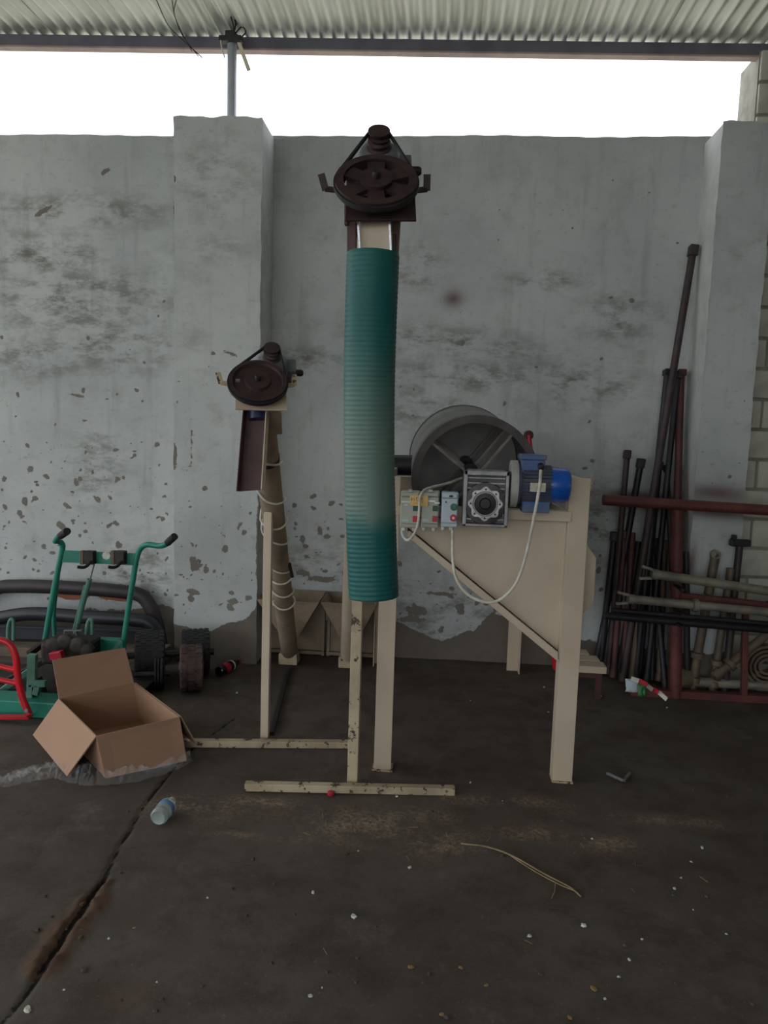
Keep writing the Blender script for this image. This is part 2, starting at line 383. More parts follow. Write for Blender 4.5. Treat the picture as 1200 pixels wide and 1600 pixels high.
stains = [(120,470,170,60,0),(60,400,120,40,0),(180,540,140,40,0),(60,560,90,30,0),(700,535,170,25,-4),(740,590,180,30,0),(660,640,60,40,0),(330,390,60,20,0),
    (120,330,160,25,0),(200,900,60,40,0),(150,730,40,60,0),(900,600,110,40,0),(850,440,60,20,0),(960,500,60,40,0),(480,560,60,20,0),(340,280,80,60,0),(650,420,40,40,0),(640,935,60,40,0),(720,960,80,50,0),(560,880,70,40,0),(660,985,60,30,0),(480,880,50,30,0),(230,900,40,60,0),(940,820,60,90,0)]
redm = [(708,467,17,14,0),(1000,775,70,8,-2),(1120,800,80,12,-3),(1120,770,60,14,-3),(1000,790,70,8,-2),(1080,880,8,30,0)]
brickp = [(110,928,28,9,0),(190,930,44,10,3)]
wb, pb, sb, sbp = blobs(wall_chips, WY), blobs(pil_chips, PY), blobs(stains, WY), blobs(stains, PY)
rb_, bpz = blobs(redm, WY), blobs(brickp, WY)
def curve_z(pts, Y, X):
    q = sorted((P(x, y, Y).x, P(x, y, Y).z) for x, y in pts); return np.interp(X, [a for a, _ in q], [b for _, b in q])
wall_low = [(-200,960),(0,965),(60,955),(225,950),(240,945),(266,945),(400,1000),(440,985),(560,960),(620,968),(650,985),(690,1000),(740,985),(770,955),(900,1000),(1000,1010),(1200,1010)]
pil_low = [(266,925),(272,975),(290,978),(312,988),(330,985),(345,976),(362,972),(385,966),(396,955),(404,940)]
x0w, x1w, dx = -5.2, 1.80, 0.012
nx, ny = int((x1w-x0w)/dx), int((WTOP-BASEZ)/dx)
XX = lambda a: a + x0w
ZZ = lambda b: b + BASEZ
def undul(a, b):
    d = np.zeros((len(a), 3)); d[:, 1] = 0.006*np.sin(a*2.3+np.sin(b*1.7)*2) + 0.004*np.sin(a*6.1+b*4.3)
    top = b > (WTOP-BASEZ-0.03); d[top, 2] = 0.003*np.sin(a[top]*5) + 0.0015*np.sin(a[top]*31) ; return d
me = grid_mesh('wall_back', (x0w, WY, BASEZ), (1, 0, 0), (0, 0, 1), nx, ny, dx, dx, {
    'peel': lambda a, b: blob_field(wb, XX(a), ZZ(b)), 'stain': lambda a, b: soft_field(sb, XX(a), ZZ(b)),
    'bare': lambda a, b: np.clip((curve_z(wall_low, WY, XX(a)) - ZZ(b))*4, -1, 1), 'redmark': lambda a, b: soft_field(rb_, XX(a), ZZ(b)),
    'brickpatch': lambda a, b: blob_field(bpz, XX(a), ZZ(b))}, undul)
wall = tag(link('wall_back', me, M['plaster']), 'off-white peeling plaster back wall with bare cement at the foot', kind='structure')
MB().bbox((x0w, WY+0.012, BASEZ), (x1w, WY+0.20, WTOP-0.006)).build('wall_core', M['plaster_plain'], wall)
def pilaster(xa, xb, zt, low, chips):
    n1, n2 = int((xb-xa)/dx), int((zt-BASEZ)/dx)
    sx, sz = (xb-xa)/n1, (zt-BASEZ)/n2
    def dsp(a, b):
        d = np.zeros((len(a), 3)); d[:, 1] = 0.003*np.sin(a*7+b*3)
        e = (a < 1e-6) | (a > xb-xa-1e-6); d[e, 0] = 0.002*np.sin(b[e]*13) + 0.002*np.sin(b[e]*37)
        t = b > zt-BASEZ-0.03; d[t, 2] = 0.004*np.sin(a[t]*22) + 0.003*np.sin(a[t]*47); return d
    lowz = (lambda X: curve_z(low, PY, X)) if low else (lambda X: np.full(X.shape, 0.22))
    me = grid_mesh('pilaster', (xa, PY, BASEZ), (1, 0, 0), (0, 0, 1), n1, n2, sx, sz, {
        'peel': lambda a, b: blob_field(chips, a+xa, ZZ(b)), 'stain': lambda a, b: 0.6*soft_field(sbp, a+xa, ZZ(b)),
        'bare': lambda a, b: np.clip((lowz(a+xa) - ZZ(b))*4, -1, 1), 'redmark': lambda a, b: soft_field(blobs(redm, PY), a+xa, ZZ(b)), 'brickpatch': lambda a, b: np.full(a.shape, -1.0)}, dsp)
    o = link('pilaster', me, M['plaster'], wall)
    MB().bbox((xa+0.003, PY+0.008, BASEZ), (xb-0.003, WY+0.1, zt-0.008)).build('pilaster_core', M['plaster_plain'], o)
pilaster(-1.640, -1.108, 3.29, pil_low, pb)
pilaster(1.502, 1.792, 3.265, None, blobs(scatter(20, 1095, 1165, 400, 900, 1.2, 3)+[(1165,880,7,60,0),(1140,745,5,4,0)], PY))

# block wall continuing to the right of the pilaster, up to the roof
BY = 4.62
wr = tag(MB().bbox((1.735, BY+0.012, BASEZ), (5.0, BY+0.28, 3.72)).build('wall_right', M['mortar'], origin=(3, BY, 0)), 'whitewashed block wall right of the pilaster', kind='structure')
bw, bh, gap = 0.36, 0.176, 0.014
blk = {}
for row in range(21):
    z0 = BASEZ + row*(bh+0.004); x = 1.735 - (bw/2 if row % 2 else 0)
    while x < 5.0:
        xa, xb = max(x, 1.735)+gap/2, min(x+bw, 5.0)-gap/2
        if xb-xa > 0.03:
            key = round(xb-xa, 3)
            if key not in blk:
                b = MB().box((0, 0, 0), (xb-xa, 0.05, bh-gap)); o = b.build('brick', M['brick'], wr, bevel=0.006); blk[key] = o
            else:
                o = blk[key].copy(); COL.objects.link(o); o.parent = wr
            o.location = V(((xa+xb)/2, BY+0.02+random.uniform(-.006, .004), z0+bh/2)) - wr.location if o is not blk[key] else V((0, 0, 0))
            if o is blk[key]:
                for vv in o.data.vertices: vv.co += wr.location
                o.location = V(((xa+xb)/2, BY+0.02, z0+bh/2)) - wr.location
        x += bw

ws = tag(MB().bbox((5.0, -5.5, BASEZ), (5.25, 4.9, 3.7)).build('wall_side_unseen', M['plaster_plain']), 'unseen plastered side wall added on the right to block light', kind='structure')  # out of view, added to close off light from the right
wf = tag(MB().bbox((1.6, -5.5, BASEZ), (5.2, -5.25, 3.7)).build('wall_front_unseen', M['plaster_plain']), 'unseen plastered wall added opposite the machines to limit light', kind='structure')  # out of view, added to cut light from behind the camera

# floor with crack
fx0, fx1, fy0, fy1, fd = -3.2, 2.6, 1.1, 4.80, 0.0115
crack_px = [(-30,1640),(10,1590),(45,1550),(70,1508),(95,1470),(115,1440),(130,1422),(145,1395),(160,1378),(178,1340),(190,1318),(205,1295),(225,1258),(250,1228),(275,1195),(300,1170)]
cpts = [(F(x, y).x, F(x, y).y) for x, y in crack_px]
cpts += [(cpts[-1][0]+0.1, cpts[-1][1]+0.4)]
def seg_dist(X, Y, pts):
    d = np.full(X.shape, 9.0)
    for (x0, y0), (x1, y1) in zip(pts[:-1], pts[1:]):
        vx, vy = x1-x0, y1-y0; L = vx*vx+vy*vy
        t = np.clip(((X-x0)*vx+(Y-y0)*vy)/L, 0, 1); d = np.minimum(d, np.hypot(X-x0-t*vx, Y-y0-t*vy))
    return d
def fl_blobs(px):
    out = []
    for x, y, rx, ry, an in px:
        p = F(x, y); kx = (F(x+5, y)-p).length/5; ky = (F(x, y+5)-p).length/5; out.append((p.x, p.y, rx*kx, ry*ky, math.radians(an)))
    return out
dust_b = fl_blobs([(300,1262,70,22,0),(420,1252,80,10,0),(560,1290,120,30,0),(700,1320,70,25,0),(820,1300,60,14,0),(930,1315,80,14,0),(650,1275,60,16,0),(450,1310,120,6,0),(760,1250,120,10,0),(1010,1280,120,8,0)])
dirt_b = fl_blobs([(75,1500,40,34,0),(105,1455,40,34,0),(140,1415,32,30,0),(160,1385,14,16,0)])
def wob(X, Y): return 0.012*np.sin(X*23+Y*17)*np.sin(Y*31)
def fl_dist(a, b): X, Y = a+fx0, b+fy0; return seg_dist(X, Y, cpts) + 0*X
def fl_disp(a, b):
    X, Y = a+fx0, b+fy0; d = np.zeros((len(a), 3)); dist = seg_dist(X, Y, cpts)
    wide = 0.009 + 0.012*soft_field(dirt_b, X, Y)
    d[:, 2] = 0.002*np.sin(X*3.1)*np.sin(Y*2.7) + 0.0012*np.sin(X*17+Y*5)*np.sin(Y*19-X*4)
    dm = np.clip(blob_field(dirt_b, X, Y), 0, 1); rn_ = RNG.random(len(a))
    d[:, 2] += 0.014*dm + (rn_-0.5)*0.009*np.clip(dm*2, 0, 1) + (RNG.random(len(a))-0.5)*0.003*soft_field(dust_b, X, Y)
    d[:, 2] -= (0.008+0.016*np.clip(dm*2, 0, 1))*np.clip(1-dist/wide, 0, 1)
    return d
nfx, nfy = int((fx1-fx0)/fd), int((fy1-fy0)/fd)
me = grid_mesh('floor', (fx0, fy0, 0), (1, 0, 0), (0, 1, 0), nfx, nfy, (fx1-fx0)/nfx, (fy1-fy0)/nfy, {
    'crack': lambda a, b: np.clip(fl_dist(a, b) - 0.005*soft_field(dirt_b, a+fx0, b+fy0), -1, 0.3),
    'dust': lambda a, b: soft_field(dust_b, a+fx0, b+fy0), 'dirt': lambda a, b: blob_field(dirt_b, a+fx0, b+fy0)}, fl_disp)
floor = tag(link('floor', me, M['floor']), 'dirty dark concrete floor with a long crack', kind='structure')
sl = MB()
for (xa, xb, ya, yb) in ((-6.5, fx0, -6, 5.2), (fx1, 5.5, -6, 5.2), (fx0, fx1, -6, fy0), (fx0, fx1, fy1, 5.2)):
    sl.add([(xa, ya, 0), (xb, ya, 0), (xb, yb, 0), (xa, yb, 0)], [(0, 1, 2, 3)])
sl.build('floor_slab', M['floor'], floor)
tag(MB().bbox((-40, -40, -0.35), (40, 40, -0.25)).build('ground', M['ground'], origin=(0, 0, 0)), 'unseen pale ground outside the shed that bounces light', kind='structure')  # out of view, kept pale to throw light up under the roof

# roof: beam, corrugated sheets
bl, br = P(0, 79, 4.66), P(1185, 96, 4.66); sl_ = (br.z-bl.z)/(br.x-bl.x)
bz = lambda x: bl.z + sl_*(x-bl.x)
tr = tag(MB().bar((-6.2, 4.66, bz(-6.2)+0.052), (5.2, 4.66, bz(5.2)+0.052), 0.05, 0.066).build('trim_1', M['beam']), 'long grey steel beam under the roof edge', kind='structure')
MB().bar((-6.2, 4.655, bz(-6.2)+0.013), (5.2, 4.655, bz(5.2)+0.013), 0.056, 0.010).build('beam_flange', M['beam_low'], tr)
ceil = bpy.data.objects.new('ceiling', None); COL.objects.link(ceil); ceil['kind'] = 'structure'; ceil['label'] = 'corrugated sheet roof seen from below'
RB = -5.3; SW = 0.532; nw = 7; kk = 10
vs = []; fs = []; N = nw*kk + 5
for i in range(N+1):
    x = i*SW/(nw*kk); z = 0.011*math.cos(2*math.pi*x/0.076)
    vs += [(x, RB, z), (x, 4.70, z)]
for i in range(N): fs.append((2*i, 2*i+2, 2*i+3, 2*i+1))
rme = bpy.data.meshes.new('roof_sheet'); rme.from_pydata(vs, [], fs); rme.polygons.foreach_set('use_smooth', [True]*len(fs)); rme.materials.append(M['roof'])
x = -6.2; i = 0
while x < 5.2:
    o = bpy.data.objects.new('roof_sheet', rme); COL.objects.link(o); o.parent = ceil
    o.location = (x, 0, bz(x)+0.098+(0.004 if i % 2 else 0)); o.rotation_euler = (0, -math.atan(sl_), 0); x += SW-0.004; i += 1

# steel post on the pilaster with its wiring
pb_ = V((P(362, 175, 4.58).x, 4.58, 3.27)); pt = P(363, 62, 4.58); pt.x = pb_.x
po = thing('steel_post', 'grey steel post with wires standing on the left pilaster', 'post', pb_)
MB().tube([pb_, (pb_.x, 4.58, pt.z)], 0.028, 20).build('post_tube', M['post'], po, smooth=True)
MB().box((pb_.x, 4.555, pt.z-0.012), (0.135, 0.05, 0.03)).box((pb_.x, 4.56, pt.z+0.015), (0.06, 0.06, 0.03)).build('clamp_plate', M['wire'], po, bevel=0.004)
def wire_px(pts, Y, r, k=8): return MB().tube(spline([P(x, y, Y+dy) for x, y, dy in pts], k), r, 6)
for pts in ([(366,48,0),(362,30,-.06),(350,8,-.16),(345,-10,-.3)], [(366,50,0),(368,34,-.03),(358,14,-.1),(352,-8,-.26)], [(364,50,0),(372,30,0),(366,24,0),(362,26,0)], [(368,52,0),(378,42,0),(384,50,0),(376,58,0),(370,54,0)], [(345,55,0),(346,72,-.01),(351,90,0)]):
    wire_px(pts, 4.54, 0.004).build('wire', M['wire'] if pts[0][0] != 345 else M['cable'], po, smooth=True)
a, b = P(373, 66, 4.56), P(389, 110, 4.56)
MB().bar(a, b, 0.022, 0.012, (0, -1, 0)).build('wooden_strip', M['cream_wood'], po, bevel=0.002)
for k, pts in enumerate(([(242,-6,-.5),(262,38,-.2),(285,62,-.05),(316,90,-.02)], [(268,-6,-.5),(273,25,-.2),(285,55,-.05),(310,88,-.02)], [(278,-8,-.5),(272,20,-.3),(283,48,-.1),(300,80,-.03)])):
    tag(wire_px(pts, 4.6, 0.003).build('hanging_wire', M['wire'], smooth=True), ['leftmost thin wire hanging from the roof beside the post', 'middle thin wire hanging from the roof beside the post', 'rightmost thin wire hanging from the roof beside the post'][k], 'wire', 'wires hanging from the roof')

# ------------------------------------------------------------------ screw conveyors
def conveyor(name_label, B, H, ratio, big_r, small_off, spoked, post_foot, post_top, bar_l, bar_r, post_w, tube_r):
    B, H = V(B), V(H); ta = (H-B).normalized()
    rn = (H-CAM).normalized(); un = (up-rn*up.dot(rn)).normalized(); w_ = (-rn*ratio + un*math.sqrt(1-ratio*ratio)).normalized()   # drive shaft, a few degrees off the tube
    s_ = un.cross(-rn).normalized(); v_ = w_.cross(s_)
    L = lambda a, b, c: H + s_*a + v_*b + w_*c
    R = Matrix((s_, v_, w_)).transposed()
    root = thing('screw_conveyor', name_label, 'conveyor', (post_foot.x, post_foot.y, 0))
    tube = MB().tube([B, H-ta*0.05], tube_r, 28).build('auger_tube', M['beige'] if spoked else M['beige_dusty'], root, smooth=True)
    # drive pulley
    pu = MB()
    if spoked:
        pu.ring(H, s_, v_, w_, big_r, big_r*0.80, -0.014, 0.014, 56)
        pu.ring(H, s_, v_, w_, big_r*0.40, 0.012, -0.016, 0.018, 40)
        for k in range(6):
            an = 2*math.pi*(k+0.5)/6; d = s_*math.cos(an)+v_*math.sin(an); e = -s_*math.sin(an)+v_*math.cos(an)
            a0, a1 = H+d*big_r*0.36, H+d*big_r*0.84
            pu.prism([a0-e*0.020-w_*.006, a1-e*0.026-w_*.006, a1+e*0.026-w_*.006, a0+e*0.020-w_*.006], w_*0.012)
    else:
        pu.lathe(H, w_, [(0.001, -0.014), (big_r, -0.014), (big_r*0.97, -0.006), (big_r*.97, 0.004), (big_r, 0.014), (big_r*0.86, 0.014), (big_r*0.82, 0.004), (big_r*0.46, 0.004), (big_r*0.42, 0.016), (0.001, 0.016)], 56, False)
    pul = pu.build('drive_pulley', M['pulley'], root, smooth=True)
    MB().lathe(H, w_, [(0.012, -0.03), (0.012, 0.032), (0.009, 0.036)], 18).build('shaft_end', M['dark_steel'], pul, smooth=True)
    if not spoked:
        MB().box(L(-0.075, 0.0, 0.007), (0.016, 0.012, 0.008), R).build('bolt', M['alu'], pul)
    S = L(small_off[0], small_off[1], 0.0); sr = 0.030
    mo = MB()
    for k, rr in enumerate((0.056, 0.062, 0.062, 0.060)): pass
    mo.lathe(S - w_*0.055, -w_, [(0.02, -0.02), (0.05, -0.012), (0.06, 0.0), (0.062, 0.03), (0.062, 0.14), (0.056, 0.165), (0.03, 0.175)], 32)
    motor = mo.build('motor', M['motor_grey'], root, smooth=True)
    fin = MB()
    for k in range(18):
        an = 2*math.pi*k/18; d = s_*math.cos(an)+v_*math.sin(an); fin.bar(S-w_*0.095+d*0.064, S-w_*0.185+d*0.064, 0.003, 0.010, d)
    fin.build('cooling_fins', M['motor_grey'], motor)
    MB().box(S - w_*0.13 + s_*0.075 + v_*0.015, (0.05, 0.075, 0.08), R).build('terminal_box', M['motor_grey'], motor, bevel=0.005)
    MB().lathe(S - w_*0.10 + s_*0.098 - v_*0.02, s_, [(0.014, 0), (0.014, 0.022), (0.009, 0.03)], 12).build('cable_gland', M['black'], motor, smooth=True)
    MB().lathe(S, w_, [(0.012, -0.05), (0.034, -0.045), (0.037, -0.038), (0.030, -0.032), (0.034, -0.026), (0.034, -0.02), (0.027, -0.014), (0.032, -0.008), (0.034, -0.004), (0.026, 0.0), (0.032, 0.008), (0.032, 0.014), (0.012, 0.016)], 28).build('motor_pulley', M['pulley'], motor, smooth=True)
    # belt: outer tangents of the two pulleys
    c2 = V((small_off[0], small_off[1])); D = c2.length; th = math.atan2(c2.y, c2.x); ph = math.acos((big_r-sr)/D); pts = []
    n = 40
    for i in range(n+1):
        a = th+ph + (2*math.pi-2*ph)*i/n; pts.append((math.cos(a)*(big_r+.001), math.sin(a)*(big_r+.001)))
    for i in range(13):
        a = th-ph + 2*ph*i/12; pts.append((c2.x+math.cos(a)*(sr+.001), c2.y+math.sin(a)*(sr+.001)))
    be = MB(); q = len(pts); vs = []; fs = []; ctr = c2*0.3
    for x, y in pts:
        d = V((x-ctr.x, y-ctr.y)).normalized()*0.0045
        for ox, t in ((-1, -.006), (1, -.006), (1, .006), (-1, .006)): vs.append(L(x+d.x*ox, y+d.y*ox, t))
    for i in range(q):
        j = (i+1) % q
        for k in range(4): fs.append((4*i+k, 4*i+(k+1) % 4, 4*j+(k+1) % 4, 4*j+k))
    be.add(vs, fs).build('drive_belt', M['rubber'], root)
    # end plate and motor bracket
    ep = MB().box(L(0.012, 0.005, -0.05), (0.195, 0.20, 0.008), R)
    ep.box(L(small_off[0], small_off[1]-0.075, -0.13), (0.12, 0.008, 0.16), R)
    ep.box(L(small_off[0]*0.6, small_off[1]-0.10, -0.09), (0.10, 0.07, 0.008), R)
    ep.build('bearing_plate', M['beige'] if not spoked else M['pulley'], root, bevel=0.002)
    MB().lathe(L(0, 0, -0.05), w_, [(0.045, 0), (0.045, 0.02), (0.03, 0.03)], 24).build('bearing', M['dark_steel'], root, smooth=True)
    # guard brackets at both sides
    for sg in (-1, 1):
        g = MB().bar(L(sg*0.09, 0.03, -0.045), L(sg*(big_r+0.03), 0.04, -0.045), 0.022, 0.004, w_)
        g.bar(L(sg*(big_r+0.03), 0.04, -0.05), L(sg*(big_r+0.03+(0.0 if sg > 0 else .012)), 0.065, -0.015), 0.004, 0.020, s_)
        g.build('guard_bracket', M['beige_worn'] if not spoked else M['pulley'], root)
    # housing at the head (square casing round the tube end)
    MB().bar(H-ta*0.06+s_*.03, H-ta*0.24+s_*.035, 0.085, 0.10, v_).build('head_casing', M['beige_dusty'], root, bevel=0.004)
    # support post, foot bar
    MB().bar((post_foot.x, post_foot.y, 0.0), post_top, post_w, post_w, (0, 1, 0)).build('support_post', M['beige_worn'] if spoked else M['beige'], root, bevel=0.003)
    c = (bar_l+bar_r)/2
    MB().bar((bar_l.x, bar_l.y, 0.017), (bar_r.x, bar_r.y, 0.017), 0.036, 0.032).build('foot_bar', M['beige_worn'], root, bevel=0.003)
    MB().box(B-V((0, 0, .03)), (tube_r*2+.012, tube_r*2, .07)).build('foot_block', M['beige_worn'], root, bevel=0.004)
    return root, L, w_, s_, v_, R

def foot_hopper(root, cx, wd, y0, y1, zt, zb):
    """feed hopper at the foot of a conveyor: four sloping sheets in a corner-post frame"""
    hw = wd/2; t = (cx-hw, y0, zt), (cx+hw, y0, zt), (cx+hw, y1, zt), (cx-hw, y1, zt)
    zm = zt-0.004; mid = (cx-hw, y0, zm), (cx+hw, y0, zm), (cx+hw, y1, zm), (cx-hw, y1, zm)
    bo = (cx-.05, y0+.08, zb), (cx+.05, y0+.08, zb), (cx+.05, y1-.05, zb), (cx-.05, y1-.05, zb)
    rim = [(cx-hw+.01, y0, zt-0.035), (cx+hw-.01, y0, zt-0.035)]
    h = MB()
    # front is cut low so the inside shows; the other three sheets rise to the full height
    for i in range(1, 4):
        j = (i+1) % 4; h.slab([t[i], t[j], mid[j], mid[i]], 0.004)
    for i in range(4):
        j = (i+1) % 4; h.slab([mid[i], mid[j], bo[j], bo[i]], 0.004)
    hp = h.build('feed_hopper', M['beige_dusty'], root)
    for sx in (-1, 1):
        MB().bar((cx+sx*(hw-.012), y1-.02, 0), (cx+sx*(hw-.012), y1-.02, zt-.01), 0.018, 0.018, (0, 1, 0)).build('corner_post', M['beige_dusty'], hp)
    MB().bbox((cx-hw, y1-0.008, 0.03), (cx+hw, y1, zm)).build('rear_panel', M['beige_dusty'], hp)
    MB().bar((cx-hw, y1-0.03, 0.02), (cx+hw, y1-.03, 0.02), 0.02, 0.02).build('bottom_rail', M['beige_dusty'], hp)

lf = F(414, 1157); 
HL = P(403, 598, 2.80); BL_ = V((-0.905, 4.50, 0.07))
def on_line(B, H, y): t = (y-B.y)/(H.y-B.y); return B + (H-B)*t
ptop = on_line(BL_, HL, lf.y) - V((0, 0, 0.055)); ptop.x = lf.x + 0.003
cvl, L, w_, s_, v_, R = conveyor('shorter cream screw conveyor with maroon chute beside the left pilaster', BL_, HL, 0.70, 0.110, (0.055, 0.185), False, lf, ptop, F(285, 1166), F(546, 1168), 0.038, 0.053)
foot_hopper(cvl, -0.905, 0.39, 4.42, 4.72, 0.43, 0.17)
# chute and outlet
MB().tube([L(-0.005, -0.03, -0.10), P(404, 640, 2.86), P(404, 656, 2.85)], 0.038, 24).build('outlet_spout', M['navy'], cvl, smooth=True)
ca, cb_, cc, cdn = P(386, 632, 2.88), P(421, 632, 2.88), P(413, 765, 2.80), P(375, 768, 2.80)
MB().slab([ca, cb_, cc, cdn], 0.003).build('chute_back', M['maroon'], cvl)
fwd = V((0, -0.05, 0.005))
MB().slab([ca, ca+fwd, cdn+fwd, cdn], 0.003).build('chute_side', M['maroon'], cvl)
MB().slab([cb_, cb_+fwd, cc+fwd, cc], 0.004).build('chute_side', M['beige'], cvl)
# cable wound round the tube
def wound(B, H, r, segs, cr):
    pts = []; ax = (H-B).normalized(); sd, u = basis(ax)
    for t0, t1, turns, a0 in segs:
        n = max(2, int(turns*20))
        for i in range(n):
            t = t0+(t1-t0)*i/n; a = a0+turns*2*math.pi*i/n; rr = r+cr+0.003+0.004*abs(math.sin(a*1.7)); pts.append(B+(H-B)*t + (sd*math.cos(a)+u*math.sin(a))*rr)
    return MB().tube(spline(pts, 2), cr, 7)
wound(BL_, HL, 0.053, [(0.26, 0.30, 1.0, 0), (0.30, 0.40, 1.5, 0), (0.40, 0.43, 1.0, math.pi), (0.43, 0.60, 1.5, math.pi), (0.60, 0.63, 1, 0), (0.63, 0.74, 1.0, 0), (0.74, 0.86, 1.0, 0)], 0.005).build('wound_cable', M['cable'], cvl, smooth=True)
ax = (HL-BL_).normalized()
MB().lathe(on_line(BL_, HL, 3.12), ax, [(0.0545, -0.01), (0.056, -0.01), (0.056, 0.01), (0.0545, 0.01)], 24).build('strap', M['black'], cvl, smooth=True)
MB().bar(P(452, 880, 3.72), P(457, 902, 3.75), 0.012, 0.012).build('cable_knot', M['black'], cvl)
ra, rb2 = F(452, 1044), F(424, 1150)
MB().bar((ra.x, ra.y, 0.012), (rb2.x, rb2.y, 0.012), 0.022, 0.018).build('floor_rail', M['dark_steel'], cvl)

rf = F(551, 1227); HR = P(588, 286, 2.10); BR_ = V((-0.525, 4.50, 0.07))
ptop = on_line(BR_, HR, rf.y) - V((0, 0, 0.055)); ptop.x = rf.x
cvr, L, w_, s_, v_, R = conveyor('taller cream screw conveyor with green ribbed hose in the middle', BR_, HR, 0.55, 0.113, (0.008, 0.232), True, rf, ptop, F(383, 1234), F(710, 1241), 0.044, 0.053)
foot_hopper(cvr, -0.525, 0.345, 4.42, 4.72, 0.43, 0.17)
# discharge spout, bright edge strips and hose
HYy = 2.13
sp_a, sp_b = P(587, 318, HYy+.03), P(588, 430, HYy+.03)
MB().bar(sp_a, sp_b, 0.094, 0.08, (0, 1, 0)).build('discharge_spout', M['beige'], cvr, bevel=0.006)
for a, b in (((558, 328), (563, 400)), ((608, 330), (611, 400))):
    MB().bar(P(*a, HYy-.02), P(*b, HYy-.02), 0.0055, 0.012, (0, 1, 0)).build('lit_edge_strip', M['lit_edge'], cvr)  # sky gleam on the spout's sheet edges, put in as pale strips
for a, b, wdt in (((550, 326), (550, 398), 0.026), ((617, 326), (614, 400), 0.016)):
    MB().bar(P(*a, HYy+.05), P(*b, HYy+.05), wdt, 0.03, (0, 1, 0)).build('side_bracket', M['maroon'], cvr, bevel=0.002)
MB().bar(P(541, 318, HYy+.03), P(541, 352, HYy+.03), 0.008, 0.02, (0, 1, 0)).build('clamp_handle', M['pulley'], cvr)
hp = spline([P(583, 397, HYy), P(580, 480, HYy), P(577, 600, HYy+.01), P(577, 720, HYy+.015), P(580, 830, HYy+.01), P(584, 933, HYy)], 60)
# resample along the length and give every rib a profile
acc = [0.0]
for a, b in zip(hp[:-1], hp[1:]): acc.append(acc[-1]+(b-a).length)
tot = acc[-1]; pitch_ = 0.0135; nr = int(tot/pitch_); pts = []; rad = []
def at(t):
    i = min(np.searchsorted(acc, t), len(acc)-1); i = max(i, 1); k = (t-acc[i-1])/(acc[i]-acc[i-1]); return hp[i-1].lerp(hp[i], k)
for i in range(nr):
    for q, rr in ((0.0, 0.0734), (0.3, 0.0738), (0.55, 0.0746), (0.8, 0.0746)):
        pts.append(at((i+q)*tot/nr)); rad.append(rr)
pts.append(hp[-1]); rad.append(0.0722)
outer = MB().tube(pts, rad, 40, caps=False)
inner = MB().tube([hp[0], hp[len(hp)//2], hp[-1]], 0.069, 40, caps=False); inner.tube([hp[0], hp[0]+V((0, 0, -.004))], 0.0722, 40)
outer.add(inner.v, inner.f)
hose = outer.build('discharge_hose', M['hose'], cvr, smooth=True)
tag(hose, 'dark green ribbed hanging hose')

# ------------------------------------------------------------------ hopper machine
MY = 3.10
lfm, rfm = F(597, 1205), F(878, 1222)
mx = thing('hopper_machine', 'cream hopper machine on four legs with blue gear motor and drum', 'machine', ((lfm.x+rfm.x)/2, 3.8, 0))
ztop = P(905, 747, MY).z
def angle_leg(x, y, z1, wd, sx, sy, name='leg'):
    a, b, t = x+sx*wd/2, x-sx*wd/2, 0.006
    MB().prism([(a, y, 0), (b, y, 0), (b, y+sy*t, 0), (a-sx*t, y+sy*t, 0), (a-sx*t, y+sy*wd, 0), (a, y+sy*wd, 0)], (0, 0, z1)).build(name, M['beige'], mx, bevel=0.0015)
angle_leg(lfm.x, MY, ztop-0.02, 0.076, -1, 1); angle_leg(rfm.x, MY, ztop, 0.084, -1, 1)
bkr = F(797, 1036)
angle_leg(bkr.x, 4.60, ztop, 0.075, 1, -1); angle_leg(-0.335, 4.60, ztop, 0.075, -1, -1)
for nm, x in (('foot_plate', lfm.x), ('foot_plate', rfm.x)):
    MB().bbox((x-.045, MY-.01, 0), (x+.045, MY+.07, 0.008)).build(nm, M['beige_worn'], mx)
zt2 = P(800, 804, MY).z
p1, p2, p3, p4, p5 = P(633, 812, MY+.035), P(890, 800, MY+.035), P(872, 1016, MY+.035), P(654, 837, MY+.035), P(636, 823, MY+.035)
MB().prism([p1, p2, p3, p4, p5], (0, 0.004, 0)).build('hopper_front_panel', M['beige'], mx)
# sloping bottom sheet, its front edge shows as a strip under the panel
e1, e2 = P(640, 829, MY), P(872, 1019, MY); e3, e4 = P(872, 1034, MY), P(636, 838, MY)
MB().prism([e1, e2, e3, e4], (0, 0.012, 0)).build('edge_strip', M['beige'], mx, bevel=0.002)
bk = V((0, 4.56-MY, 0))
MB().slab([e4+V((0, .012, .02)), e3+V((0, .012, .02)), e3+bk+V((-.06, 0, .02)), e4+bk+V((-.06, 0, .02))], 0.006).build('bottom_sheet', M['beige'], mx)
MB().slab([P(890, 800, MY+.01), P(873, 1030, MY+.01), P(873, 1030, MY+.01)+V((-.06, 1.45, 0)), P(890, 800, MY+.01)+V((-.06, 1.45, 0))], 0.005).build('side_sheet', M['beige'], mx)
MB().prism([p+V((-.06, 1.43, 0)) for p in (p1, p2, p3, p4)], (0, 0.004, 0)).build('hopper_rear_panel', M['beige'], mx)
MB().bbox((lfm.x, MY-.012, zt2-.02), (rfm.x-.03, MY+.05, zt2+.022)).build('front_rail', M['beige'], mx, bevel=0.002)
MB().bbox((lfm.x, MY+.05, zt2-.012), (rfm.x-.03, MY+.24, zt2-.006)).build('motor_shelf', M['beige'], mx)
for x in (lfm.x-.03, rfm.x+.03):
    MB().bbox((x-.02, MY+.02, ztop-.05), (x+.02, 4.6, ztop-.012)).build('side_rail', M['beige'], mx, bevel=0.002)
poly = [P(*q, MY+.09) for q in ((905, 765), (916, 850), (932, 872), (928, 940), (910, 962), (897, 962))]; poly[0].x = poly[-1].x
MB().prism(poly, (0, 0.28, 0)).build('side_cover', M['beige'], mx, bevel=0.003)
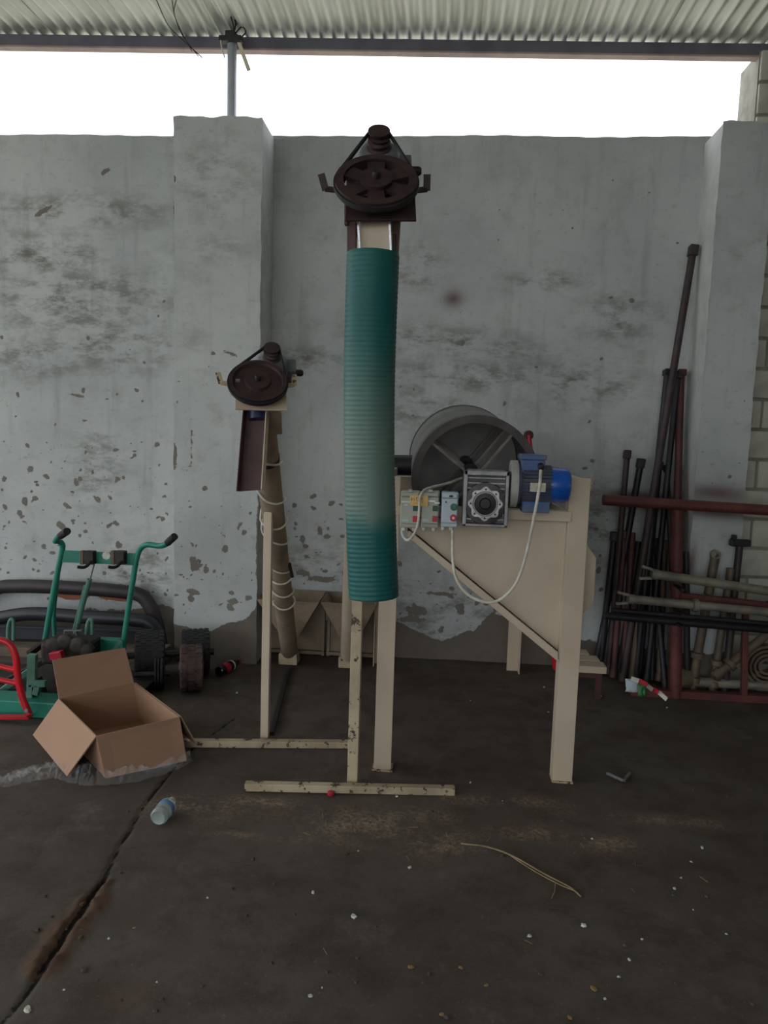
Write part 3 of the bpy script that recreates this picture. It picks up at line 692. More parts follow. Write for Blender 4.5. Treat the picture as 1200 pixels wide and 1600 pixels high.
MB().bbox((rfm.x+.03, 3.5, P(905, 752, 3.5).z-.02), (rfm.x+.12, 4.5, P(905, 752, 3.5).z)).build('side_ledge', M['dark_steel'], mx)
# drum
d0, d1 = P(742, 748, 3.42), P(722, 716, 4.08); da = (d1-d0).normalized(); dl = (d1-d0).length; DR = 0.288
ds, du = basis(da)
drum = MB().ring(d0, ds, du, da, DR, DR-.006, 0.0, dl, 64).build('drum', M['drum'], mx, smooth=True)
MB().ring(d0, ds, du, da, DR+.006, DR-.03, -.015, 0.05, 64).build('drum_rim', M['drum_rim'], drum, smooth=True)
MB().ring(d0, ds, du, da, DR+.004, DR-.02, dl-.03, dl+.01, 64).build('drum_rim', M['drum_rim'], drum, smooth=True)
MB().ring(d0, ds, du, da, DR-.007, 0.02, dl-.09, dl-.085, 64).build('drum_end_plate', M['drum_plate'], drum)
MB().tube([d0-da*.12, d1+da*.2], 0.018, 16).build('drum_shaft', M['dark_steel'], drum, smooth=True)
for t in (0.02, dl*.36, dl*.70):
    c = d0+da*t
    MB().lathe(c-da*.025, da, [(0.04, 0), (0.04, .05)], 20).build('drum_hub', M['dark_steel'], drum, smooth=True)
    for an in (52, 142, 232, 322):
        a = math.radians(an); dr = V((1, 0, 0))*math.cos(a)+V((0, 0, 1))*math.sin(a); dr = (dr-da*dr.dot(da)).normalized()
        MB().bar(c+dr*.03, c+dr*(DR-.008), 0.013, 0.010, da).build('spoke', M['spoke'], drum)
MB().tube([P(600, 727, 3.75), P(650, 727, 3.75)], 0.052, 24).build('inlet_pipe', M['dark_steel'], mx, smooth=True)
MB().bbox(P(612, 745, 3.7), P(650, 790, 3.72)).build('inlet_plate', M['beige_dusty'], mx)
MB().bbox(P(655, 800, 3.6)+V((0, 0, -.05)), P(800, 770, 3.62)).build('drum_cradle', M['drum_rim'], mx)
# gearbox
gy = 2.98; g0, g1 = P(722, 822, gy), P(797, 737, gy); gw = g1.x-g0.x; gz0, gz1 = g0.z, g1.z; gc = P(758, 787, gy); gd = 0.13
gb = MB().bbox((g0.x+.012, gy+.018, gz0+.012), (g1.x-.012, gy+gd, gz1-.012)).build('gearbox', M['alu_dark'], mx, bevel=0.003)
fr = MB()
for a, b in (((g0.x, gz0), (g0.x+.016, gz1)), ((g1.x-.014, gz0), (g1.x, gz1)), ((g0.x, gz1-.02), (g1.x, gz1)), ((g0.x, gz0), (g1.x, gz0+.012))):
    fr.bbox((a[0], gy, a[1]), (b[0], gy+gd, b[1]))
fr.build('housing_frame', M['alu'], gb, bevel=0.003)
fn = MB()
for k in range(9):
    z = gz0+.03+(gz1-gz0-.06)*k/8; fn.bbox((g0.x+.016, gy+.008, z-.0025), (g1.x-.016, gy+.02, z+.0025))
fn.build('cooling_fins', M['alu'], gb)
X_, Z_, Yn = V((1, 0, 0)), V((0, 0, 1)), V((0, -1, 0)); gcy = V((gc.x, gy, gc.z))
MB().lathe(gcy+V((0, .02, 0)), Yn, [(0.088, 0), (0.084, 0.014), (0.072, 0.018), (0.05, .018)], 40).build('bearing_boss', M['alu_dark'], gb, smooth=True)
MB().ring(gcy, X_, Z_, Yn, lambda a: 0.0645+0.0055*math.cos(8*(a-math.pi/2)), 0.051, 0.0, 0.012, 96).build('output_flange', M['alu_bright'], gb, smooth=True)
MB().ring(gcy, X_, Z_, Yn, 0.049, 0.0445, -.02, 0.016, 48).build('bore_ring', M['alu'], gb, smooth=True)
MB().lathe(gcy+V((0, .004, 0)), Yn, [(0.0445, 0), (0.0445, .002), (0.024, .004), (0.02, .010), (0.012, .010)], 32).build('bore', M['bore'], gb, smooth=True)
for k in range(8):
    a = math.pi/2+2*math.pi*k/8; MB().lathe(gcy+X_*math.cos(a)*.058+Z_*math.sin(a)*.058+Yn*.011, Yn, [(0.0042, 0), (0.0042, .0018)], 10).build('bolt_hole', M['bore'], gb)  # dark discs stand in for the shade inside the holes
# motor (axis to the right)
my = MY-.055; mc = P(840, 757, my); mr = 0.078
xs = [P(x, 757, my).x for x in (796, 807, 812, 862, 890)]
mot = MB().lathe((xs[0], my, mc.z), (1, 0, 0), [(0.06, 0), (0.096, .002), (0.096, xs[1]-xs[0]), (0.08, xs[1]-xs[0]+.006)], 40).build('motor', M['motor_flange'], mx, smooth=True)
MB().lathe((xs[1], my, mc.z), (1, 0, 0), [(0.082, 0), (0.082, .012), (mr-.008, .014), (mr-.008, xs[3]-xs[1])], 40).build('motor_body', M['fin'], mot, smooth=True)
fb = MB()
for k in range(30):
    a = 2*math.pi*k/30; d = V((0, math.cos(a), math.sin(a)))
    fb.bar(V((xs[2]+.008, my, mc.z))+d*(mr-.006), V((xs[3]-.006, my, mc.z))+d*(mr-.006), 0.004, 0.016, d)
fb.build('cooling_fins', M['fin'], mot)
MB().lathe((xs[3]-.012, my, mc.z), (1, 0, 0), [(mr-.01, 0), (0.072, 0.0), (0.073, .01), (0.072, xs[4]-xs[3]-.012), (0.066, xs[4]-xs[3]+.004), (0.05, xs[4]-xs[3]+.012), (0.001, xs[4]-xs[3]+.013)], 40).build('fan_cover', M['blue'], mot, smooth=True)
t0, t1 = P(814, 729, my-.05), P(853, 711, my-.05)
MB().bbox((t0.x, my-.05, t0.z-.025), (t1.x, my+.05, t0.z+.028)).build('terminal_box', M['blue_dusty'], mot, bevel=0.004)
MB().bbox((t0.x-.004, my-.054, t0.z+.028), (t1.x+.004, my+.054, t1.z)).build('terminal_lid', M['blue_dusty'], mot, bevel=0.004)
MB().lathe(P(845, 728, my-.05), (0, -1, -.3), [(0.013, -.005), (0.013, .018), (.008, .022)], 14).build('cable_gland', M['black'], mot, smooth=True)
n0, n1 = P(828, 768, my-mr-.008), P(853, 755, my-mr-.008)
MB().bbox((n0.x, my-mr-.010, n0.z), (n1.x, my-mr-.002, n1.z)).build('name_plate', M['plate'], mot)
MB().bbox((xs[2]+.01, my-.05, zt2+.022), (xs[3]-.01, my+.05, mc.z-mr+.012)).build('motor_foot', M['blue_dusty'], mot, bevel=0.003)
# switch boxes
sy = 2.985
def rect(x0, y0, x1, y1, Y): a, b = P(x0, y1, Y), P(x1, y0, Y); return a.x, b.x, a.z, b.z
def sbox(x0, y0, x1, y1, mat, kind):
    xa, xb, za, zb = rect(x0, y0, x1, y1, sy); dp = 0.095
    bd = MB().bbox((xa, sy+.02, za), (xb, sy+dp, zb)).bbox((xa+.002, sy, za+.018), (xb-.002, sy+.02, zb-.022)).build('switch_box', mat, mx, bevel=0.005)
    MB().bbox((xa+.004, sy+.006, zb-.021), (xb-.004, sy+.022, zb-.004)).build('upper_cover', mat, bd, bevel=0.004)
    return bd, xa, xb, za, zb
for (x0, x1) in ((624, 656), (657, 687)):
    bd, xa, xb, za, zb = sbox(x0, 769, x1, 825, M['box_grey'], 0)
    MB().bbox((xb-.026, sy-.004, za+.028), (xb-.006, sy+.002, za+.052)).build('stop_button', M['btn_red'], bd, bevel=0.002)
    MB().bbox((xb-.026, sy-.004, zb-.078), (xb-.006, sy+.002, zb-.056)).build('start_button', M['btn_dkgreen'], bd, bevel=0.002)
    MB().bbox((xa+.008, sy-.0015, za+.028), (xb-.042, sy+.001, za+.038)).build('name_strip', M['box_blue'], bd)
    MB().box(((xa+xb)/2, sy+.012, zb+.003), (.018, .016, .012)).build('top_knockout', M['box_grey'], bd, bevel=0.003)
    for q in (0.2, 0.75):
        MB().lathe((xa+(xb-xa)*q, sy+.045, za), (0, 0, -1), [(0.010, -.002), (0.010, .010), (0.007, .016)], 12).build('cable_gland', M['white_pl'], bd, smooth=True)
bd, xa, xb, za, zb = sbox(688, 771, 717, 824, M['box_blue'], 1)
for q, nm, zz in (('btn_green', 'start_button', 0.60), ('btn_red', 'stop_button', 0.29)):
    MB().lathe((xb-.018, sy+.002, za+(zb-za)*zz), (0, -1, 0), [(0.0145, -.004), (0.0145, .005), (0.0125, .009), (0.001, .0095)], 24).build(nm, M[q], bd, smooth=True)
MB().lathe((xb-.018, sy-.008, za+(zb-za)*.29), (0, -1, 0), [(0.005, 0), (0.005, .0015)], 16).build('button_mark', M['white_pl'], bd)
MB().box(((xa+xb)/2+.004, sy+.0045, zb-.013), (.014, .003, .008)).build('maker_mark', M['black'], bd)
MB().prism([(xa+.014, sy-.001, zb-.040), (xa+.024, sy-.001, zb-.040), (xa+.019, sy-.001, zb-.031)], (0, .002, 0)).build('warning_mark', M['black'], bd)
for q in (0.15, 0.65):
    MB().lathe((xa+(xb-xa)*q, sy+.045, za), (0, 0, -1), [(0.010, -.002), (0.010, .010), (0.007, .016)], 12).build('cable_gland', M['white_pl'], bd, smooth=True)
xa, xb, za, zb = rect(640, 775, 669, 790, sy-.006)
lb = MB().bbox((xa, sy-.008, za), (xb, sy-.006, zb)).build('yellow_label', M['ylabel'], mx); tag(lb, 'yellow tape label with faint writing')
sc_ = MB()
for (x, z, wx, wz) in ((.1,.62,.05,.22),(.16,.74,.10,.05),(.24,.60,.03,.2),(.36,.72,.03,.3),(.42,.5,.10,.05),(.42,.8,.08,.05),(.55,.74,.10,.06),(.56,.42,.04,.25),(.66,.74,.03,.2),(.70,.4,.06,.05),(.38,.25,.10,.05)):
    cx, cz = xa+(xb-xa)*x, za+(zb-za)*z; sc_.box((cx, sy-.0083, cz), ((xb-xa)*wx, .0008, (zb-za)*wz))
sc_.build('scrawl', M['ink'], lb)
for x0, y0, x1, y1 in ((627,783,641,785), (632,788,637,790), (669,782,680,784), (679,785,687,787)):
    a = rect(x0, y0, x1, y1, sy-.002); MB().bbox((a[0], sy-.004, a[2]), (a[1], sy-.0025, a[3])).build('tape_glint', M['tape'], mx)  # white strips paint the glint on the clear tape
def cable(pts, r, name='power_cable'): return MB().tube(spline([P(x, y, Y) for x, y, Y in pts], 8), r, 8).build(name, M['cable'], mx, smooth=True)
cable([(707,829,3.03), (707,845,3.02), (708,880,3.0), (714,906,2.99), (728,926,2.98), (748,938,2.97), (768,941,2.97), (786,934,2.97), (804,915,2.97), (816,888,2.96), (826,850,2.94), (836,800,2.93), (843,760,2.93), (845,735,2.97)], 0.0062)
cable([(628,829,3.03), (630,838,3.0), (637,844,2.97), (646,836,2.965), (653,818,2.96), (655,795,2.96), (656,778,2.965), (661,768,2.99), (672,762,3.05), (700,755,3.15), (722,747,3.25)], 0.0058)

# ------------------------------------------------------------------ poles leaning on the back wall
poles = [ # top px, foot px, radius, material, head, label
 ((1086,392),(972,1068),.022,'pole_dark','box','tallest dark steel pole leaning in the right corner'),
 ((1043,582),(992,1066),.020,'pole_black','tee','dark pole leaning just left of the red pole, square head'),
 ((1059,588),(1010,1068),.018,'pole_black','tee','dark pole leaning between square-headed pole and red pole'),
 ((1074,584),(1050,1072),.022,'pole_rust','tee','rust red pole with flat head leaning in the corner'),
 ((1059,676),(1062,1064),.016,'pole_rust','ring','short rust red rod with eye end leaning in the corner'),
 ((980,710),(950,1056),.018,'pole_dark','box','leftmost short dark pole with knob head on the wall'),
 ((1001,724),(942,1052),.020,'pole_black','box','dark pole with block head right of the knob pole'),
 ((1030,728),(998,1060),.018,'pole_black','box','black pole with block head behind the tallest pole'),
 ((1042,732),(1058,1056),.015,'pole_dark','box','thin dark pole crossing behind the red upright'),
 ((960,838),(936,1046),.020,'pole_black','box','lowest black pole nearest the cream machine'),
 ((976,836),(958,1062),.019,'pole_rust','box','low rust brown pole third from the cream machine'),
 ((988,832),(974,1064),.020,'pole_rust','none','low rust pole with plain end in the pole pile'),
 ((1012,850),(985,1068),.018,'shaft_brown','box','low grey brown shaft in the middle of the pole pile'),
 ((1026,848),(1018,1066),.018,'pole_black','box','low black shaft left of the red upright'),
 ((1038,852),(1030,1064),.020,'shaft_brown','box','low grey brown shaft touching the red upright'),
 ((968,846),(928,1050),.019,'pole_black','none','plain black pole slanting lowest beside the cream machine'),
 ((998,846),(966,1058),.019,'pole_black','none','plain black pole between two low rust poles'),
 ((1018,838),(1040,1060),.017,'pole_black','none','black pole slanting the other way left of red upright'),
 ((984,850),(1006,1060),.016,'pole_rust','none','rust pole slanting the other way in the pole pile'),
 ((1072,862),(1074,1056),.018,'pole_black','none','low black pole just right of the red upright'),
]
for i, (tp_, ft, r, mt, hd, lab) in enumerate(poles):
    top = P(*tp_, WY-0.03-r-(0.02 if hd == 'box' else 0)-0.012*(i % 3)); ft3 = F(*ft); fy_ = ft[1]
    if top.x > 1.52: top = P(*tp_, PY-0.01-r)          # leans on the pilaster instead of the wall
    else: top.x = min(top.x, 1.492-r*(1.9 if hd == 'tee' else 1.4))   # stands in the corner beside the pilaster
    while ft3.y > (4.38-r if ft3.x > 1.40 else 4.62): fy_ += 1; ft3 = F(ft[0], fy_)
    ft3.z = 0.004
    d = (top-ft3).normalized()
    root = thing('steel_pole', lab, 'pole', ft3, 'steel poles leaning on the back wall')
    MB().tube([ft3+d*r*0.6, top], r, 14).build('pole_tube', M[mt], root, smooth=True)
    sd, u = basis(d); RR = Matrix((sd, u, d)).transposed()
    if hd == 'box': MB().box(top, (r*2.6, r*2.3, r*3.0), RR).build('head', M[mt], root, bevel=0.006)
    elif hd == 'tee': MB().box(top, (r*3.6, r*2.2, r*1.8), RR).bbox(top-V((r*.9, r, r*2.6)), top+V((r*.9, r*.6, -r*.6))).build('head', M[mt], root, bevel=0.004)
    elif hd == 'ring': MB().ring(top+d*r, V((1, 0, 0)), V((0, 0, 1)), V((0, -1, 0)), r*1.3, r*.6, -r*.5, r*.5, 24).build('eye', M[mt], root, smooth=True)
    MB().lathe(ft3+d*r*0.6, d, [(r*1.25, 0), (r*1.25, .05)], 14).build('foot_sleeve', M[mt], root, smooth=True)
top = P(826, 680, 4.66); ft3 = F(868, 1050); ft3.z = .003; d = (top-ft3).normalized()
rp = thing('red_rod', 'red rod with round end leaning behind the drum machine', 'rod', ft3)
MB().tube([ft3+d*.012, top], 0.016, 12).build('rod_tube', M['red_bright'], rp, smooth=True)
MB().lathe(top+V((0, .02, 0)), (0, -1, 0), [(0.026, 0), (0.03, .008), (0.03, .03), (0.018, .034), (.018, .026)], 20).build('rod_end', M['pole_rust'], rp, smooth=True)

# red rack
RY = 4.27
rk = thing('pipe_rack', 'rusty red steel rack frame holding grey shafts in the right corner', 'rack', F(1055, 1088))
def rbar(a, b, Ya, Yb, r, nm, mat='red_paint', sq=False):
    pa, pb2 = P(*a, Ya), P(*b, Yb)
    if sq: MB().bar(pa, pb2, 2*r, 2*r).build(nm, M[mat], rk, bevel=0.003)
    else: MB().tube([pa, pb2], r, 16).build(nm, M[mat], rk, smooth=True)
uz = F(1054, 1088); ux = uz.x
MB().tube([(ux, RY, 0.0), P(1058, 792, RY)], 0.033, 18).build('upright', M['red_paint'], rk, smooth=True)
rbar((942, 781), (1260, 801), RY-.05, RY-.05, 0.030, 'top_rail')
br1 = F(985, 1086); MB().bar((br1.x, RY, .022), (2.35, RY, .022), 0.05, 0.044).build('bottom_rail', M['red_paint'], rk, bevel=0.003)
rbar((1165, 940), (1162, 1090), RY, RY, 0.016, 'upright', sq=True)
rbar((1062, 932), (1250, 952), RY, RY, 0.022, 'middle_rail', sq=True)
MB().tube([(2.30, RY, 0), (2.30, RY, 1.15)], 0.033, 18).build('upright', M['red_paint'], rk, smooth=True)
for (x, y) in ((1052, 912), (1052, 950), (1052, 968), (1200, 940), (1200, 962), (1200, 986)):
    p = P(x, y, RY); MB().bar(p, p+V((0, -.17, .0)), 0.02, 0.012).build('rack_arm', M['dark_steel'], rk)

def shaft(a, b, Y, r, mat, lab, yoke=True, group='grey shafts on the red rack', collars=()):
    pa, pb2 = P(*a, Y), P(*b, Y); d = (pb2-pa).normalized(); root = thing('drive_shaft', lab, 'shaft', (pa+pb2)/2, group)
    MB().tube([pa, pb2], r, 18).build('shaft_tube', M[mat], root, smooth=True)
    if yoke:
        sd, u = basis(d); mb = MB().lathe(pa, -d, [(r*1.15, -.02), (r*1.15, .012), (r*.7, .02)], 18)
        for q in (-1, 1): mb.bar(pa-d*.01+u*q*r*.9, pa-d*.075+u*q*r*1.35, r*.9, r*.55, u)
        mb.build('yoke', M[mat], root, smooth=True)
        MB().tube([pa-d*.06-u*r*1.5, pa-d*.06+u*r*1.5], r*.42, 10).build('cross_pin', M['dark_steel'], root, smooth=True)
    for c in collars:
        p = pa.lerp(pb2, c); MB().lathe(p-d*.018, d, [(r*1.1, 0), (r*1.55, .004), (r*1.55, .03), (r*1.1, .036)], 18).build('collar', M[mat], root, smooth=True)
    return root
shaft((1022,897), (1270,934), RY-.09, .026, 'shaft', 'uppermost grey drive shaft with open yoke across the red rack')
shaft((985,936), (1270,963), RY-.10, .024, 'shaft', 'middle grey drive shaft with yoke across the red rack', collars=(0.36,))
shaft((955,953), (1270,981), RY-.11, .014, 'pole_black', 'thin black rod lying below the grey rack shafts', yoke=False)
shaft((945,962), (1270,990), RY-.06, .022, 'pole_black', 'thick black shaft behind the thin black rod', yoke=False)
# shafts standing and lying inside the rack (lean on the pilaster)
for a, b, r, mat, lab, hd, coll in (
    ((1117,872), (1081,1064), .026, 'shaft_brown', 'grey standing shaft with eye end behind the rack shafts', 'eye', (0.72, .9)),
    ((1142,888), (1114,1060), .022, 'shaft_brown', 'plain topped grey standing shaft right of the eye shaft', 'none', (0.75, .92)),
    ((1156,848), (1134,1058), .020, 'pole_dark', 'dark standing shaft with cross-shaped top by the pilaster', 'tee', ())):
    top = P(*a, PY-.04-r); ft3 = F(b[0], b[1]+8); ft3.y = 4.36; ft3 = V((P(b[0], b[1], 4.36).x, 4.36, .004)); d = (top-ft3).normalized(); sd, u = basis(d)
    root = thing('standing_shaft', lab, 'shaft', ft3, 'shafts standing inside the red rack')
    MB().tube([ft3+d*r*.3, top], r, 16).build('shaft_tube', M[mat], root, smooth=True)
    if hd == 'eye': MB().ring(top+d*.02, V((1, 0, 0)), V((0, 0, 1)), V((0, -1, 0)), r*1.05, r*.5, -.016, .016, 28).build('eye', M['shaft'], root, smooth=True)
    if hd == 'tee':
        MB().bar(top-V((.055, 0, -.0)), top+V((.055, 0, 0)), .045, .04).build('cross_head', M['pole_black'], root, bevel=0.006)
        MB().box(top+V((-.035, 0, .03)), (.02, .03, .03)).build('lug', M['pole_black'], root)
    for c in coll:
        p = top.lerp(ft3, c); MB().lathe(p-d*.02, d, [(r*1.1, 0), (r*1.6, .005), (r*1.6, .035), (r*1.1, .04)], 18).build('collar', M[mat], root, smooth=True)
LYs = 4.36
pa, pb2 = V((P(1082, 1066, LYs).x, LYs, .072)), V((2.3, LYs, .066)); root = thing('lying_pipe', 'grey pipe lying along the rack bottom', 'pipe', (pa+pb2)/2)
MB().tube([pa, pb2], .028, 18).build('pipe_tube', M['shaft'], root, smooth=True)
hb = P(1066, 1055, 4.40); root = thing('flanged_hub', 'rusty flanged hub on the floor beside the red upright', 'hub', (hb.x, 4.40, 0))
MB().lathe((hb.x-.06, 4.36, .085), (1, .25, 0), [(0.04, 0), (0.078, .0), (0.08, .012), (0.062, .02), (0.062, .09), (0.035, .10), (.035, .15), (.01, .152)], 28).build('hub_body', M['shaft_brown'], root, smooth=True)
pa, pb2 = P(1118, 1056, 4.33), P(1215, 978, 4.38); d = (pb2-pa).normalized(); root = thing('drive_shaft', 'brown drive shaft slanting up to the right inside the rack', 'shaft', pa)
MB().tube([pa, pb2], .026, 16).build('shaft_tube', M['shaft_brown'], root, smooth=True)
MB().lathe(pa+d*.09, d, [(0.028, 0), (0.042, .004), (.042, .03), (.028, .034)], 18).lathe(pa-d*.02, d, [(.02, 0), (.034, .01), (.034, .06)], 18).build('collar', M['shaft_brown'], root, smooth=True)
cc = P(1196, 1032, 4.37); root = thing('belt_coil', 'coiled rusty strap ring resting in the rack corner', 'coil', (cc.x, 4.37, 0))
for k, rr in enumerate((0.125, 0.10, 0.075, 0.05)):
    MB().ring((cc.x, 4.37, .19), V((1, 0, 0)), V((0, 0, 1)), V((0, -1, 0)), rr, rr-.014, -.03, .03, 40).build('coil_turn', M['wood'] if k == 0 else M['shaft_brown'], root, smooth=True)
MB().bbox((cc.x-.05, 4.34, .044), (cc.x+.05, 4.40, .068)).build('coil_block', M['wood'], root)

# low cream stand
st = thing('low_stand', 'low cream slatted stand behind the machine leg', 'stand', F(920, 1088))
for k, (xa, xb, yy, Y) in enumerate(((893, 945, 1043, 4.20), (893, 935, 1029, 4.32), (893, 919, 1016, 4.44))):
    a, b = P(xa, yy, Y), P(xb, yy, Y); MB().bbox((a.x, Y-.05, .155), (b.x, Y+.05, .195)).build('slat', M['beige'], st, bevel=0.003)
a = P(940, 1050, 4.2)
for x, y in ((a.x-.02, 4.18), (a.x-.02-.1, 4.44)):
    MB().bbox((x-.016, y-.016, 0), (x+.016, y+.016, .156)).build('leg', M['pole_rust'], st)
MB().bbox((a.x-.2, 4.18, .12), (a.x, 4.20, .156)).build('apron', M['pole_rust'], st)

# litter near the rack
def crumple(pts, seed, name, mat, lab, cat):
    rr = random.Random(seed); vs = []; n = 6
    (x0, y0), (x1, y1), (x2, y2) = pts
    A, Bq, Cq = F(x0, y0, .0), F(x1, y1, .0), F(x2, y2, .0); vs = []; fs = []
    for i in range(n+1):
        for j in range(4):
            p = A.lerp(Bq, i/n) + (Cq-A)*(j/3); vs.append(p+V((rr.uniform(-.006, .006), rr.uniform(-.006, .006), .008+rr.random()*.03)))
    for i in range(n):
        for j in range(3): fs.append((i*4+j, i*4+j+1, i*4+j+5, i*4+j+4))
    mb = MB(); mb.add(vs, fs); o = mb.build(name, mat)
    so = o.modifiers.new('thickness', 'SOLIDIFY'); so.thickness = .0015
    return tag(o, lab, cat)
def standing_scrap(a, b, Y, lean, name, mat, lab, cat, wavy=.006, seed=1):
    rr = random.Random(seed); xa, xb, za, zb = rect(a[0], a[1], b[0], b[1], Y); za = max(za, .004); vs = []; fs = []
    for i in range(6):
        for j in range(5):
            vs.append((xa+(xb-xa)*i/5+rr.uniform(-.004, .004), Y+lean*j/4+rr.uniform(-wavy, wavy), za+(zb-za)*j/4))
    for i in range(5):
        for j in range(4): fs.append((i*5+j, i*5+5+j, i*5+6+j, i*5+1+j))
    o = MB().add(vs, fs).build(name, mat, smooth=True); o.modifiers.new('thickness', 'SOLIDIFY').thickness = .002
    return tag(o, lab, cat)
standing_scrap((978, 1064), (1000, 1081), 4.17, .03, 'paper_packet', M['box_blue'], 'pale blue white packet on the floor by the rack', 'packet')
standing_scrap((997, 1070), (1011, 1088), 4.12, .02, 'green_wrapper', M['green_wrap'], 'small green wrapper beside the pale packet', 'wrapper', seed=3)
rw = thing('striped_wrapper', 'red and white twisted wrapper beside the green wrapper', 'wrapper', F(1020, 1088))
for i, (a, b, mt) in enumerate((((986, 1060), (998, 1064), 'white_pl'), ((998, 1063), (1011, 1070), 'btn_red'), ((1011, 1071), (1020, 1078), 'shaft'), ((1020, 1076), (1029, 1082), 'btn_red'), ((1029, 1081), (1042, 1093), 'white_pl'))):
    A, Bq = P(*a, 4.13), P(*b, 4.13-.01*i); A.z = max(A.z, .012); Bq.z = max(Bq.z, .006); MB().bar(A, Bq, .004, .026).build('wrapper_fold', M[mt], rw)

# ------------------------------------------------------------------ left side: bars, green cart, red truck, wheels
def bar_thing(px, Y, r, mat, lab, Y2=None):
    pts = [P(x, y, Y) for x, y in px]
    pts[-1].z = max(0.0, pts[-1].z); o = MB().tube(spline(pts, 6), r, 18).build('bumper_bar', M[mat], smooth=True)
    return tag(o, lab, 'bumper bar', 'black tubular bumper bars by the left wall')
bar_thing([(-120,1050), (-60,960), (-10,922), (30,916), (120,919), (195,925), (222,932), (238,955), (248,990), (252,1044)], 4.66, .046, 'rollbar_b', 'upper black tubular bumper bar leaning on the left wall')
bar_thing([(-130,1050), (-70,985), (-10,968), (50,959), (130,964), (215,969), (238,978), (248,1000), (250,1030), (249,1056)], 4.53, .044, 'rollbar', 'lower blue black bumper bar in front of the upper one')
pb1 = thing('steel_channel', 'dark flat steel channel lying below the bumper bars', 'channel', P(100, 1000, 4.42))
MB().bar(P(-60, 985, 4.42), P(238, 994, 4.42), .012, .085).bar(P(-60, 976, 4.40), P(238, 985, 4.40), .05, .008).build('channel_web', M['rollbar'], pb1, bevel=.002)
wb1 = tag(MB().bar(P(-60, 1016, 4.40), P(262, 1022, 4.40), .14, .09).build('wooden_beam', M['wood'], bevel=.006), 'grey wooden beam carrying the dark steel channel', 'beam')
for k, x in enumerate((-30, 250)):
    p = P(x, 1030, 4.40); tag(MB().bbox((p.x-.06, 4.34, 0), (p.x+.06, 4.46, p.z+.02)).build('support_block', M['wood'], bevel=.006), ['wooden block under the left end of the grey beam', 'wooden block under the beam beside the wheels'][k], 'block')

GY = 3.95
gt = thing('green_cart', 'green hand cart with tall curved handles and engine', 'cart', (P(130, 1000, GY).x, 3.9, 0))
def gtube(pts, r, nm, mat, k=6): return MB().tube(spline([P(x, y, GY+dy) for x, y, dy in pts], k), r, 12).build(nm, M[mat], gt, smooth=True)
hl = gtube([(70,1002,0), (80,945,0), (90,893,0), (97,860,0), (97,850,-.01), (92,846,-.03), (86,845,-.06)], .016, 'handle_tube', 'green')
gtube([(86,846,-.06), (92,838,-.11), (98,835,-.15)], .015, 'handle_tube', 'green')
gtube([(95,837,-.12), (105,830,-.20)], .020, 'grip', 'rubber')
gtube([(192,1012,0), (200,955,0), (208,905,0), (213,875,0), (219,858,0), (230,851,-.02), (248,853,-.04), (258,851,-.06), (264,846,-.08)], .016, 'handle_tube', 'green')
gtube([(262,848,-.08), (273,838,-.12)], .020, 'grip', 'rubber')
gtube([(86,1000,.12), (84,960,.12), (88,920,.10), (91,895,.06)], .012, 'brace', 'green')
a, b = P(97, 869, GY), P(213, 874, GY)
MB().bar(a, b, .010, .068).build('cross_plate', M['green'], gt, bevel=.002)
for x in (141, 189):
    p = P(x, 871, GY-.02); MB().box(p, (.055, .045, .075)).build('clamp', M['engine'], gt, bevel=.004)
    MB().box(P(x-11.5, 871, GY-.02), (.022, .035, .078)).build('clamp_pad', M['wood'], gt, bevel=.003)
    MB().tube(spline([P(x+1, 878, GY-.05), P(x-8, 886, GY-.10), P(x-20, 886, GY-.13)], 5), .009, 8).build('brake_lever', M['black'], gt, smooth=True)
MB().lathe(P(166, 868, GY-.005), (0, -1, 0), [(.024, 0), (.024, .002)], 8).build('sticker', M['scrap'], gt)
gtube([(147,882,0), (142,900,0), (138,915,0)], .005, 'chain', 'spoke')
gtube([(140,905,.0), (128,950,.03), (118,990,.06)], .014, 'lever', 'green_dusty'); gtube([(133,915,.02), (115,985,.05)], .008, 'lever', 'green_dusty')
for x in (16, 139):
    gtube([(x-4,1000,.0), (x-3,978,0), (x+1,968,0), (x+5,972,0), (x+5,1000,0)], .010, 'loop', 'green_dusty')
MB().bar(P(140, 1005, GY), P(195, 1008, GY), .05, .07).build('bed_rail', M['green'], gt, bevel=.004)
MB().bar(P(176, 1018, GY-.02), P(190, 1000, GY-.02), .012, .02).build('brace', M['green_dusty'], gt)
eg = MB().box(P(112, 1015, GY-.1), (.26, .20, .13)).build('engine', M['engine'], gt, bevel=.02)
for (x, y, r) in ((88,1008,.05), (105,1002,.045), (125,1008,.05), (138,1015,.04)):
    MB().lathe(P(x, y, GY-.18), (0, -1, 0), [(r, 0), (r, .03), (r*.6, .04), (r*.3, .04)], 16).build('engine_cover', M['engine'], eg, smooth=True)
MB().bar(P(80, 1025, GY-.25), P(98, 1022, GY-.25), .04, .04).build('red_cap', M['btn_red'], eg, bevel=.004)
MB().bar(P(100, 985, GY-.05), P(128, 985, GY-.05), .012, .006).bar(P(102, 985, GY-.05), P(97, 1000, GY-.05), .012, .006).bar(P(118, 985, GY-.05), P(122, 1000, GY-.05), .012, .006).build('linkage', M['alu'], gt)
